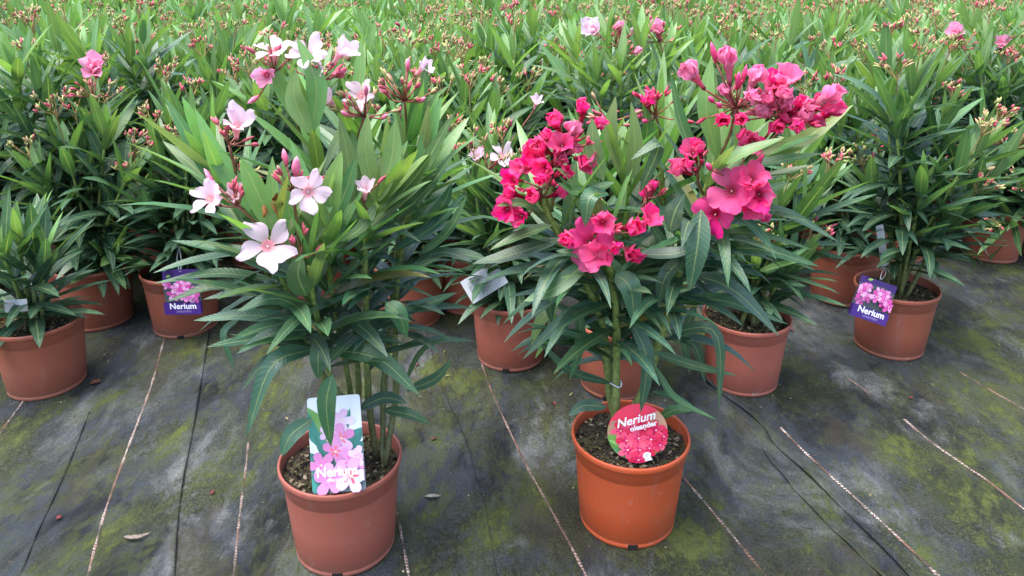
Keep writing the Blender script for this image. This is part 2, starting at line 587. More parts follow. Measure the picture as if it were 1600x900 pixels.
def bud(mb, p, d, L, w, c0, c1, k=6):
    d = d.normalized()
    s, u = frame_of(d)
    rings = [(0.0, 0.35), (0.22, 0.8), (0.5, 1.0), (0.78, 0.62)]
    vs_, cs = [], []
    for f, rr in rings:
        for j in range(k):
            a = 2 * math.pi * j / k + f * 1.3
            vs_.append(p + d * (f * L) + (s * math.cos(a) + u * math.sin(a)) * (rr * w * 0.5))
            cs.append(lerp3(c0, c1, f * 1.3))
    vs_.append(p + d * L)
    cs.append(c1)
    fs = [(i * k + j, i * k + (j + 1) % k, (i + 1) * k + (j + 1) % k, (i + 1) * k + j) for i in range(3) for j in range(k)]
    fs += [(3 * k + j, 3 * k + (j + 1) % k, 4 * k) for j in range(k)]
    mb.add(vs_, fs, cs)


def bud_tints(r, red):
    x = r.random()
    if x < red:
        return (0.30, 0.07, 0.06), (0.58, 0.09, 0.15)
    if x < red + 0.45:
        return (0.24, 0.24, 0.08), (0.40, 0.25, 0.14)
    return (0.20, 0.28, 0.07), (0.33, 0.37, 0.12)


def bud_cluster(mb, p, d, r, size=0.07, n=5, red=0.4, k=5, budk=5):
    """branched flower stalk carrying small buds"""
    d = d.normalized()
    s, u = frame_of(d)
    top = p + d * size * 1.05
    tube(mb, [p, p.lerp(top, 0.5), top], 0.0022, 0.0017, (0.20, 0.23, 0.06), (0.26, 0.17, 0.07), 4, False)
    for i in range(n):
        a = 2 * math.pi * i / n + r.uniform(-0.4, 0.4)
        rad = s * math.cos(a) + u * math.sin(a)
        e = top + d * size * r.uniform(0.05, 0.40) + rad * size * r.uniform(0.12, 0.36)
        tube(mb, [top - d * size * r.uniform(0, 0.25), e], 0.0014, 0.0011, (0.28, 0.20, 0.07), (0.32, 0.18, 0.08), 3, False)
        for j in range(k):
            dd = (d * 0.8 + rad * r.uniform(-0.2, 0.9) + Vector((r.uniform(-1, 1), r.uniform(-1, 1), r.uniform(-1, 1))) * 0.5).normalized()
            c0, c1 = bud_tints(r, red)
            bud(mb, e - dd * 0.002 + Vector((r.uniform(-1, 1), r.uniform(-1, 1), r.uniform(-1, 1))) * 0.006, dd, r.uniform(0.010, 0.021), r.uniform(0.0042, 0.0072), c0, c1, budk)


# ------------------------------------------------------------------ petals
def petal_mesh(name, L, W, ang0, ang1, tint, base_tint, r, stripe, nx=6, ny=8, ruffle=0.06, skew=0.18, cup=0.2, oblique=0.0):
    """one petal rooted at the origin, radial direction +X, flower axis +Z; ang = angle from the axis"""
    mb = MB()
    vs_, us, cs = [], [], []
    pos = Vector((0.004, 0, 0))
    ph = r.uniform(0, 6)
    for i in range(ny + 1):
        f = i / ny
        a = lerp(ang0, ang1, f ** 0.8)
        dx, dz = math.sin(a), math.cos(a)
        if i: pos = pos + Vector((dx, 0, dz)) * (L / ny)
        wid = W * (0.20 + 0.80 * math.sin(min(1, f / 0.68) * math.pi / 2) ** 1.2) * math.sqrt(max(0.0, 1 - max(0, (f - 0.66) / 0.36) ** 2.6))
        for j in range(nx + 1):
            g = j / nx * 2 - 1
            y = g * wid * 0.5 + skew * W * f * f
            fo_ = oblique * L * g * f * f          # oblique, pinwheel-like end
            off = cup * W * 0.5 * g * g * (1 if f < 0.9 else 0.6) - ruffle * W * (math.sin(g * 4.2 + ph + f * 2) + 0.5 * math.sin(g * 9.0 - ph * 2 + f * 7)) * f * f + 0.22 * W * g * f * f * math.sin(ph)
            vs_.append(pos + Vector((-dz * off + dx * fo_, y, dx * off + dz * fo_)))
            us.append((g, f, stripe))
            cs.append(lerp3(base_tint, tint, (f - 0.02) / 0.28))
    fs = [(i * (nx + 1) + j, i * (nx + 1) + j + 1, (i + 1) * (nx + 1) + j + 1, (i + 1) * (nx + 1) + j) for i in range(ny) for j in range(nx)]
    mb.add(vs_, fs, cs, us)
    return mb.mesh(name, M_PETAL)


PETALS = {}


def petal_set(kind, openness):
    key = (kind, openness)
    if key not in PETALS:
        r = random.Random(hash(str(key)) % 1000 if False else sum(map(ord, str(key))))
        tint, base, stripe = {'pink': (PINK, (0.92, 0.55, 0.62), 0.1), 'hot': (HOT, (0.58, 0.02, 0.13), 0.15),
                              'hotpale': ((0.93, 0.24, 0.46), (0.90, 0.45, 0.58), 1.0), 'rose': (ROSE, (0.75, 0.2, 0.35), 0.5)}[kind]
        wide = {'pink': 0.84, 'hot': 0.98, 'hotpale': 0.96, 'rose': 0.8}[kind]
        lo, hi, cup = {'open': (34, 86, 0.10), 'half': (24, 40, 0.38), 'cup': (24, -8, 0.62), 'closed': (12, -14, 0.75)}[openness]
        lst = []
        for i in range(4):
            lst.append(petal_mesh('petal', r.uniform(0.92, 1.08), wide * r.uniform(0.9, 1.08), R(lo + r.uniform(-6, 6)), R(hi + r.uniform(-9, 9)),
                                  tint, base, r, stripe, ruffle=r.uniform(0.06, 0.15), skew=r.uniform(0.12, 0.3) * (1 if kind == 'pink' else .6), cup=cup, oblique=0.10 if kind == 'pink' else 0.02))
        PETALS[key] = lst
    return PETALS[key]


TUBES = {}


def flower_tube(kind):
    if kind not in TUBES:
        mb = MB()
        c0 = {'pink': (0.90, 0.52, 0.58), 'hot': (0.52, 0.02, 0.09), 'hotpale': (0.72, 0.22, 0.32), 'rose': (0.7, 0.2, 0.3)}[kind]
        prof = [(-1.05, 0.04), (-0.95, 0.11), (-0.62, 0.12), (-0.28, 0.17), (0.0, 0.26), (0.05, 0.27)]
        k = 10
        vs_, cs = [], []
        for z, rr in prof:
            for j in range(k):
                a = 2 * math.pi * j / k
                vs_.append(Vector((rr * math.cos(a), rr * math.sin(a), z)))
                cs.append((0.17, 0.03, 0.035) if z < -0.8 else c0)
        fs = [(i * k + j, i * k + (j + 1) % k, (i + 1) * k + (j + 1) % k, (i + 1) * k + j) for i in range(len(prof) - 1) for j in range(k)]
        mb.add(vs_, fs, cs)
        vs0 = [Vector((0.26 * math.cos(2 * math.pi * j / k), 0.26 * math.sin(2 * math.pi * j / k), 0.0)) for j in range(k)] + [Vector((0, 0, -0.14))]
        mb.add(vs0, [(j, (j + 1) % k, k) for j in range(k)], [c0] * k + [tuple(x * 0.8 for x in c0)])
        # fringed throat
        for j in range(10):
            a = 2 * math.pi * j / 10
            d = Vector((math.cos(a) * 0.12, math.sin(a) * 0.12, 0.24))
            q = Vector((math.cos(a), math.sin(a), 0)) * 0.16
            tt = {'pink': (0.9, 0.50, 0.50), 'hot': (0.8, 0.12, 0.25), 'hotpale': (0.85, 0.4, 0.5), 'rose': (0.8, 0.3, 0.4)}[kind]
            mb.add([q + Vector((-d.y, d.x, 0)) * 0.3, q - Vector((-d.y, d.x, 0)) * 0.3, q + d], [(0, 1, 2)], tt)
        # pale centre brush
        bud(mb, Vector((0, 0, -0.1)), Vector((0.05, 0.05, 1)), 0.38, 0.09, (0.85, 0.7, 0.5), (0.95, 0.88, 0.82), 5)
        TUBES[kind] = mb.mesh('flower', M_PETAL)
    return TUBES[kind]


def flower(parent, pos, axis, size, kind, openness, r, npet=5):
    """size = diameter in metres; pos = centre of the throat in the parent's space"""
    axis = axis.normalized()
    q = axis.to_track_quat('Z', 'Y')
    spin = r.uniform(0, 6.28)
    k = size * {'open': 0.50, 'half': 0.58, 'cup': 0.64, 'closed': 0.72}[openness]
    mw = Matrix.Translation(pos) @ q.to_matrix().to_4x4() @ Matrix.Rotation(spin, 4, 'Z') @ Matrix.Scale(k, 4)
    fo = link('flower', flower_tube(kind), parent, mw)
    ps = petal_set(kind, openness)
    for i in range(npet):
        ring = i // 5
        sc = (1 - 0.2 * ring) * r.uniform(0.9, 1.08)
        m = Matrix.Rotation(2 * math.pi * i / 5 + r.uniform(-0.13, 0.13) + ring * 0.6, 4, 'Z') @ Matrix.Translation((0.2 * (1 - 0.3 * ring), 0, 0.02 * ring)) @ \
            Matrix.Rotation(r.uniform(-0.16, 0.16) - ring * 0.42, 4, 'Y') @ Matrix.Rotation(r.uniform(0.05, 0.25), 4, 'X') @ Matrix.Scale(sc, 4)
        link('petal', r.choice(ps), fo, m)
    return fo


# ------------------------------------------------------------------ pot
ZS = 0.855        # height of the pots relative to the profile below
FOOT_Z = 0.142


def pot_mesh(mat):
    prof = [(0.0, 0.002), (0.070, 0.002), (0.0825, 0.0), (0.0848, 0.004), (0.0854, 0.0115), (0.0842, 0.0135), (0.0856, 0.016), (0.0908, 0.09), (0.0957, 0.160), (0.0960, 0.1625),
            (0.0972, 0.1640), (0.0990, 0.1880), (0.1004, 0.1905), (0.1028, 0.1920), (0.1035, 0.1945), (0.1037, 0.2015), (0.1030, 0.2040),
            (0.1012, 0.2050), (0.0996, 0.2042), (0.0985, 0.2010), (0.0965, 0.1750), (0.094, 0.150)]
    k = 44
    vs_, fs = [], []
    for rr, z in prof:
        for j in range(k):
            a = 2 * math.pi * j / k
            vs_.append((rr * math.cos(a), rr * math.sin(a), z * ZS))
    for i in range(len(prof) - 1):
        for j in range(k):
            fs.append((i * k + j, i * k + (j + 1) % k, (i + 1) * k + (j + 1) % k, (i + 1) * k + j))
    me = bpy.data.meshes.new('pot')
    me.from_pydata(vs_, [], fs)
    me.polygons.foreach_set('use_smooth', np.ones(len(me.polygons), dtype=bool))
    me.materials.append(mat)
    return me


POT_MESH = {'old': pot_mesh(M_POT), 'new': pot_mesh(M_POT_NEW), 'rosy': pot_mesh(M_POT_PINK)}


def soil_mesh(seed):
    mb = MB()
    vs_, fs = [], []
    nr, k = 9, 36
    for i in range(nr + 1):
        rr = 0.0968 * i / nr
        for j in range(k):
            a = 2 * math.pi * j / k
            x, y = rr * math.cos(a), rr * math.sin(a)
            z = 0.178 * ZS + 0.010 * noise.noise(Vector((x * 30 + seed, y * 30, 0))) + 0.005 * noise.noise(Vector((x * 90, y * 90, seed)))
            vs_.append(Vector((x, y, z)))
    for i in range(nr):
        for j in range(k):
            fs.append((i * k + j, i * k + (j + 1) % k, (i + 1) * k + (j + 1) % k, (i + 1) * k + j))
    mb.add(vs_, fs, (0.05, 0.04, 0.03))
    return mb.mesh('soil', M_SOIL)


def chunk(mb, p, s, col, r):
    ax = [Vector((r.uniform(0.5, 1.2), r.uniform(-.3, .3), r.uniform(-.3, .3))), Vector((r.uniform(-.3, .3), r.uniform(0.4, 0.9), 0)), Vector((0, r.uniform(-.2, .2), r.uniform(0.3, 0.6)))]
    q = Matrix.Rotation(r.uniform(0, 6.28), 3, 'Z') @ Matrix.Rotation(r.uniform(-0.6, 0.6), 3, 'X')
    vs_ = []
    for a in ax:
        vs_ += [p + q @ a * s, p - q @ a * s]
    fs = [(0, 2, 4), (2, 1, 4), (1, 3, 4), (3, 0, 4), (2, 0, 5), (1, 2, 5), (3, 1, 5), (0, 3, 5)]
    mb.add(vs_, fs, col)


def crumbs_mesh(seed, n):
    r = random.Random(seed)
    mb = MB()
    for i in range(n):
        rr = 0.093 * math.sqrt(r.random())
        a = r.uniform(0, 6.28)
        x, y = rr * math.cos(a), rr * math.sin(a)
        z = 0.180 * ZS + 0.010 * noise.noise(Vector((x * 30 + seed, y * 30, 0))) + 0.005 * noise.noise(Vector((x * 90, y * 90, seed)))
        t = r.random()
        col = (0.018, 0.012, 0.009) if t < 0.42 else (0.085, 0.058, 0.036) if t < 0.66 else (0.15, 0.14, 0.045) if t < 0.88 else (0.26, 0.21, 0.14)
        chunk(mb, Vector((x, y, z + 0.001)), r.uniform(0.0012, 0.0042) if t < 0.96 else r.uniform(0.005, 0.008), col, r)
    return mb.mesh('soil_crumbs', M_CRUMB, False)


SOILS = [soil_mesh(s) for s in (1, 2, 3)]
CRUMBS = [crumbs_mesh(s, 900) for s in (1, 2)] + [crumbs_mesh(3, 260)]

notch_mb = MB()


def box(mb, c, sx, sy, sz, col=(1, 1, 1)):
    vs_ = [Vector(c) + Vector((x * sx / 2, y * sy / 2, z * sz / 2)) for x in (-1, 1) for y in (-1, 1) for z in (-1, 1)]
    mb.add(vs_, [(0, 1, 3, 2), (4, 6, 7, 5), (0, 4, 5, 1), (2, 3, 7, 6), (0, 2, 6, 4), (1, 5, 7, 3)], col)


box(notch_mb, (0, 0, 0.0065), 0.017, 0.010, 0.009)  # solid near-black block, its colour standing for the shade inside a drain hole
NOTCH_SHADE = notch_mb.mesh('drain_hole_shade', M_DARK, False)


def add_pot(root, kind, i, scale=1.0, notches=(), crumbs=True, tilt=None):
    S = Matrix.Scale(scale, 4)
    if tilt: S = tilt @ S
    po = link('pot', POT_MESH[kind], root, S)
    link('soil', SOILS[i % 3], root, S)
    if crumbs:
        c = link('soil_crumbs', CRUMBS[i % 3], root, S)
        c['kind'] = 'stuff'
    for a in notches:
        link('drain_hole_shade', NOTCH_SHADE, po, Matrix.Rotation(a, 4, 'Z') @ Matrix.Translation((0, -0.0812, 0)))
    return po


# ------------------------------------------------------------------ the ground
FOLDS = [  # pixel polylines, height, which side lies higher
    ([(330, 500), (325, 533), (305, 650), (283, 770), (272, 900), (268, 960)], 0.0050),
    ([(660, 505), (671, 541), (688, 605), (721, 678), (754, 783), (775, 900), (786, 960)], 0.0035),
    ([(1085, 585), (1129, 618), (1190, 666), (1212, 698), (1298, 778), (1424, 908), (1480, 962)], 0.0055),
    ([(1190, 700), (1204, 722), (1249, 775), (1311, 838), (1373, 900), (1430, 960)], 0.0040),
    ([(140, 640), (110, 720), (60, 830), (30, 900)], 0.0025),
    ([(1400, 640), (1330, 620), (1290, 560)], 0.0020),
]
FOLDS = [(p[::-1] if i in (0, 1, 4) else p, h) for i, (p, h) in enumerate(FOLDS)]
fold_w = []
for poly, hgt in FOLDS:
    fold_w.append((np.array([[ground_at(*p).x, ground_at(*p).y] for p in catmull([(a, b, 0) for a, b in poly], 40) for p in [(p.x, p.y)]]), hgt))


def ground_height(X, Y):
    Z = np.zeros_like(X)
    Z += 0.0016 * np.sin(X * 7.1 + Y * 2.3) * np.sin(Y * 4.7 - X * 1.9) + 0.0010 * np.sin(X * 19 - Y * 5.0) * np.cos(Y * 11)
    fade = np.clip((4.5 - np.hypot(X, Y)) / 1.5, 0, 1)
    for poly, hgt in fold_w:
        best = np.full(X.shape, 1e9)
        sgn = np.zeros_like(X)
        for i in range(len(poly) - 1):
            a, b = poly[i], poly[i + 1]
            d = b - a
            L2 = max(1e-9, float(d @ d))
            t = np.clip(((X - a[0]) * d[0] + (Y - a[1]) * d[1]) / L2, 0, 1)
            dx, dy = X - (a[0] + d[0] * t), Y - (a[1] + d[1] * t)
            dd = np.hypot(dx, dy)
            m = dd < best
            best = np.where(m, dd, best)
            sgn = np.where(m, np.sign(d[0] * dy - d[1] * dx), sgn)
        sd_ = best * sgn
        # sharp drop on one side, long slope on the other
        Z += hgt * 0.5 * np.exp(-(best / 0.04) ** 2)
    return Z * fade


def axis_coords(lo, hi, step, far_lo, far_hi):
    a = list(np.arange(lo, hi + 1e-6, step))
    x, s = lo, step
    pre = []
    while x > far_lo:
        s *= 1.35
        x -= s
        pre.append(max(x, far_lo))
    x, s = hi, step
    while x < far_hi:
        s *= 1.35
        x += s
        a.append(min(x, far_hi))
    return np.array(sorted(set(pre)) + a)


gx = axis_coords(-1.25, 1.75, 0.007, -60, 60)
gy = axis_coords(0.60, 2.10, 0.007, -12, 90)
GX, GY = np.meshgrid(gx, gy)
GZ = ground_height(GX, GY)
gm = bpy.data.meshes.new('ground')
nx_, ny_ = len(gx), len(gy)
gm.vertices.add(nx_ * ny_)
gm.vertices.foreach_set('co', np.stack([GX, GY, GZ], -1).astype(np.float32).ravel())
idx = np.arange(nx_ * ny_).reshape(ny_, nx_)
quads = np.stack([idx[:-1, :-1], idx[:-1, 1:], idx[1:, 1:], idx[1:, :-1]], -1).reshape(-1, 4)
gm.loops.add(quads.size)
gm.loops.foreach_set('vertex_index', quads.ravel().astype(np.int32))
gm.polygons.add(len(quads))
gm.polygons.foreach_set('loop_start', np.arange(0, quads.size, 4, dtype=np.int32))
gm.polygons.foreach_set('use_smooth', np.ones(len(quads), dtype=bool))
gm.update(calc_edges=True)
gm.materials.append(M_GROUND)
ground = tag(link('ground', gm), kind='structure')


def gh(x, y):
    return float(ground_height(np.array([[x]]), np.array([[y]]))[0, 0])


# creased laps of the fabric: a raised lip that hangs over its own edge
for (poly, hgt), (pw, _) in zip(FOLDS, fold_w):
    if hgt < 0.0022: continue
    mb = MB()
    vs_ = []
    n_ = len(pw)
    for i, p in enumerate(pw):
        d = pw[min(i + 1, n_ - 1)] - pw[max(i - 1, 0)]
        d = d / np.hypot(*d)
        sx, sy = d[1], -d[0]
        k_ = hgt / .005 * (0.75 + 0.35 * math.sin(i * .9 + hgt * 900)) * min(1, i / 4, (n_ - 1 - i) / 4 + .02)
        zz = gh(p[0], p[1])
        for o_, h_ in ((-.034, -.0015), (-.022, .0014), (-.012, .0042), (-.005, .0072), (.0, .0078), (.0022, .0062), (.0016, .0034), (-.003, .0004)):
            ox = o_ * (0.8 + .3 * math.sin(i * .37))
            vs_.append(Vector((p[0] + sx * ox, p[1] + sy * ox, zz + h_ * k_ - .0004)))
    fs = [(i * 8 + j, i * 8 + j + 1, (i + 1) * 8 + j + 1, (i + 1) * 8 + j) for i in range(n_ - 1) for j in range(7)]
    mb.add(vs_, fs, (0, 0, 0))
    link('fabric_fold', mb.mesh('fabric_fold', M_GROUND), ground)

STRIPES = [
    ([(300, 440), (262, 515), (237, 600), (195, 712), (162, 805), (136, 905), (122, 960)], 0.8, 0.0044),
    ([(388, 690), (383, 740), (374, 810), (365, 905), (360, 960)], 0.55, 0.0040),
    ([(612, 770), (624, 820), (640, 905), (650, 960)], 1.0, 0.0042),
    ([(745, 545), (772, 620), (815, 712), (860, 795), (905, 878), (945, 960)], 0.35, 0.0044),
    ([(1050, 725), (1075, 755), (1125, 815), (1200, 905), (1245, 960)], 0.75, 0.0046),
    ([(1220, 670), (1262, 712), (1340, 782), (1400, 838), (1470, 905), (1530, 962)], 1.0, 0.0052),
    ([(1413, 655), (1455, 690), (1500, 722), (1545, 752), (1610, 802), (1690, 860)], 0.6, 0.0046),
    ([(1500, 582), (1550, 612), (1610, 645)], 0.2, 0.0036),
    ([(1322, 590), (1345, 605), (1362, 619)], 0.35, 0.0034),
    ([(40, 622), (20, 650), (-8, 690)], 0.9, 0.0042),
]
for poly, white, wid in STRIPES:
    pix = catmull([(a, b, 0) for a, b in poly], 90)
    pts = []
    for q in pix:
        g = ground_at(q.x, q.y)
        pts.append(Vector((g.x, g.y, gh(g.x, g.y) + (0.0026 if white == 1.0 else 0.0010))))
    mb = MB()
    vs_, us = [], []
    d = 0.0
    for i, p in enumerate(pts):
        if i: d += (p - pts[i - 1]).length
        t = (pts[min(i + 1, len(pts) - 1)] - pts[max(i - 1, 0)]).normalized()
        s = t.cross(Vector((0, 0, 1))).normalized()
        w = wid * (0.46 + 0.12 * math.sin(d * 80) + 0.06 * math.sin(d * 233))
        for g, hh in ((-1, -0.0010), (-0.5, 0.0004), (0, 0.0001), (0.5, 0.0004), (1, -0.0010)):
            vs_.append(p + s * (g * w) + Vector((0, 0, hh)))
            us.append((g, d, white))
    fs = [(i * 5 + j, i * 5 + j + 1, (i + 1) * 5 + j + 1, (i + 1) * 5 + j) for i in range(len(pts) - 1) for j in range(4)]
    mb.add(vs_, fs, (0.3, 0.2, 0.15), us)
    link('woven_stripe', mb.mesh('woven_stripe', M_STRIPE), ground)

# ------------------------------------------------------------------ plants
class Plant:
    def __init__(s, name, label, base, cat='plant', group=None, seed=0):
        s.root = empty(name, base)
        tag(s.root, label, cat, group)
        s.base = Vector(base)
        s.r = random.Random(seed)
        s.nleaf = 0

    def loc(s, p):
        return Vector(p) - s.base

    def px(s, x, y, dy):
        return at_y(x, y, s.base.y + dy) - s.base

    def stem(s, pts, r0, r1, c0=GREEN_STEM, c1=None, nodes=5):
        mb = MB()
        tube(mb, pts, r0, r1, c0, c1 or c0, 8, True, nodes)
        return link('stem', mb.mesh('stem', M_STEM), s.root)

    def leaf(s, pts, up, w, tint, age=0.5, fold=0.3, twist=0.0, wav=0.0):
        o = pts[0].copy()
        mb = MB()
        leaf_strip(mb, [p - o for p in pts], up, w, tint, fold, age, twist, wav, s.r.uniform(0, 6))
        s.nleaf += 1
        return link('leaf', mb.mesh('leaf', M_LEAF), s.root, Matrix.Translation(o))

    def spec_leaf(s, sp):
        p, d, L, droop, t, w, tint, age = sp
        mb = MB()
        if age > 0.6 and s.r.random() < 0.035: tint = (0.26, 0.24, 0.06)
        tint = tuple(x * s.r.uniform(0.8, 1.2) for x in tint)
        spec_to_strip(mb, (Vector((0, 0, 0)), d, L, droop, t, w * s.r.uniform(.8, 1.15), tint, age), s.r)
        s.nleaf += 1
        o = link('leaf', mb.mesh('leaf', M_LEAF), s.root, Matrix.Translation(p))
        o['grown'] = 1
        return o

    def px_leaf(s, a, b, c, dys, w, tone, twist=0.0):
        """a leaf through three pixel points, at given depths from the plant's axis"""
        P = [s.px(*q, dy) for q, dy in zip((a, b, c), dys)]
        pts = catmull(P, 9)
        up = Vector((0.0, -0.55, 0.85)) + Vector((s.r.uniform(-.25, .25), s.r.uniform(-.2, .2), 0))
        age = [0.0, 0.45, 0.9][tone]
        tint = [YOUNG, MIDG, (0.058, 0.132, 0.078)][tone]
        tint = tuple(x * s.r.uniform(0.85, 1.15) for x in tint)
        return s.leaf(pts, up, w, tint, age, s.r.uniform(0.15, 0.4), twist, 0.02 if tone else 0)

    def cluster(s, anchor, centre, flowers, kind, nbuds=8, red=0.8, bud_len=(0.012, 0.022), spread=0.035, big=()):
        """flower stalk from anchor to centre; flowers = (pos, size, openness, camera weight)"""
        r = s.r
        mb = MB()
        mid = anchor.lerp(centre, 0.5) + Vector((r.uniform(-1, 1), r.uniform(-1, 1), 0)) * 0.006
        tube(mb, catmull([anchor, mid, centre], 6), 0.0026, 0.0020, (0.17, 0.16, 0.05), RED_STEM, 6)
        stalk = None
        todo = []
        for pos, size, openness, camw, kd, npet in flowers:
            out = pos - centre
            out = out.normalized() if out.length > 1e-4 else Vector((0, 0, 1))
            tocam = (CAM - s.base - pos).normalized()
            axis = (out * (1 - camw) + tocam * camw * 1.2 + Vector((0, 0, 0.35)) * (1 - camw) + Vector((r.uniform(-1, 1), r.uniform(-1, 1), r.uniform(-1, 1))) * 0.22).normalized()
            k = size * {'open': 0.50, 'half': 0.58, 'cup': 0.64, 'closed': 0.72}[openness]
            throat = pos - axis * k * {'open': 0.25, 'half': 0.4, 'cup': 0.5, 'closed': 0.5}[openness]
            back = throat - axis * k * 1.0
            tube(mb, catmull([centre, centre.lerp(back, 0.55) - axis * 0.004, back], 5), 0.0016, 0.0013, RED_STEM, (0.26, 0.06, 0.05), 5)
            todo.append((throat, axis, size, kd, openness, npet))
        buds = []
        for i in range(nbuds):
            d = Vector((r.uniform(-1, 1), r.uniform(-1, 0.6), r.uniform(-0.1, 1.2))).normalized()
            e = centre + d * spread * r.uniform(0.45, 1.0)
            tube(mb, [centre, centre.lerp(e, 0.5) + Vector((0, 0, -0.002)), e], 0.0014, 0.0010, RED_STEM, (0.26, 0.09, 0.05), 4)
            nb = r.randint(2, 4)
            for j in range(nb):
                dd = (d + Vector((r.uniform(-1, 1), r.uniform(-1, 1), r.uniform(-0.4, 1.0))) * 0.55).normalized()
                buds.append((e - dd * 0.002, dd, r.uniform(*bud_len), r.uniform(0.0042, 0.0064), red))
        for pos, L, w in big:
            d = (pos - centre).normalized()
            tube(mb, [centre, pos], 0.0014, 0.0012, RED_STEM, RED_STEM, 4)
            buds.append((pos, (d + Vector((0, -0.1, 0.5))).normalized(), L, w, 2.0))
        stalk = link('flower_stalk', mb.mesh('flower_stalk', M_STEM), s.root)
        for p, d, L, w, rd in buds:
            b = MB()
            if rd > 1.5: c0, c1 = ((0.55, 0.06, 0.12), (0.85, 0.22, 0.36)) if kind != 'hot' else ((0.40, 0.02, 0.06), (0.80, 0.06, 0.22))
            else:
                c0, c1 = bud_tints(r, rd)
                if kind == 'hot' and r.random() < 0.7: c0, c1 = (0.16, 0.02, 0.03), (0.50, 0.015, 0.075)
            bud(b, Vector((0, 0, 0)), d, L, w, c0, c1, 7)
            link('bud', b.mesh('bud', M_BUD), stalk, Matrix.Translation(p))
        for t in todo:
            flower(s.root, t[0], t[1], t[2], t[3], t[4], r, t[5])

    def bud_head(s, p, d, size, n, red, per=5):
        mb = MB()
        bud_cluster(mb, p, d, s.r, size, n, red, per, 6)
        return link('bud_cluster', mb.mesh('bud_cluster', M_BUD), s.root)


PXM = 1040.0        # pixels per metre at the two front plants


def fl(P, x, y, dy, px, openness, camw, kind, npet=5):
    return (P.px(x, y, dy), px / PXM * (0.82 if kind == 'pink' else 1.03), openness, camw, kind, npet)


# ---- front left plant, pale pink
gb = ground_at(541, 846)
A = Plant('potted_oleander', 'pale pink flowering oleander in a terracotta plastic pot, front left', (gb.x, gb.y, 0), seed=5)
add_pot(A.root, 'rosy', 0, 0.96, (R(2),))
foot = [Vector((0.030, 0.01, FOOT_Z)), Vector((0.055, 0.02, FOOT_Z)), Vector((0.012, 0.03, FOOT_Z)), Vector((0.07, -0.005, FOOT_Z))]
A_SH = [  # foot, pixel way points with depth, tip
    (0, [(545, 640, -.02), (520, 600, -.04), (506, 540, -.05), (490, 470, -.06), (484, 415, -.07)], 0.42),
    (0, [(520, 620, -.01), (475, 520, -.04), (440, 430, -.06), (425, 368, -.07)], 0.55),
    (1, [(577, 640, .0), (573, 560, -.01), (572, 450, -.02), (572, 372, -.02), (592, 318, -.03)], 0.38),
    (2, [(548, 620, .02), (530, 520, .0), (515, 430, -.03), (510, 362, -.05)], 0.6),
    (2, [(560, 600, .04), (540, 440, .05), (505, 300, .03), (487, 212, .02)], 0.62),
    (3, [(618, 620, .03), (617, 540, .04), (622, 430, .05), (640, 330, .05), (655, 285, .05)], 0.42),
    (0, [(510, 600, .03), (440, 470, .03), (375, 340, .01), (335, 270, .0)], 0.62),
    (1, [(575, 600, .05), (570, 420, .08), (560, 270, .08), (556, 205, .08)], 0.68),
    (3, [(600, 600, .05), (620, 400, .09), (635, 270, .09), (640, 225, .09)], 0.68),
]
for k, (fi, way, s0) in enumerate(A_SH):
    path = catmull([foot[fi]] + [A.px(x, y, dy) for x, y, dy in way], 20)
    A.stem(path, 0.0052, 0.0036, (0.115, 0.115, 0.055), (0.22, 0.31, 0.06))
    for sp in shoot_leaf_specs(path, A.r, s0, 0.028, 0.142, 0.168, 0.0255):
        if A.nleaf < 285: A.spec_leaf(sp)
    A_SH[k] = path
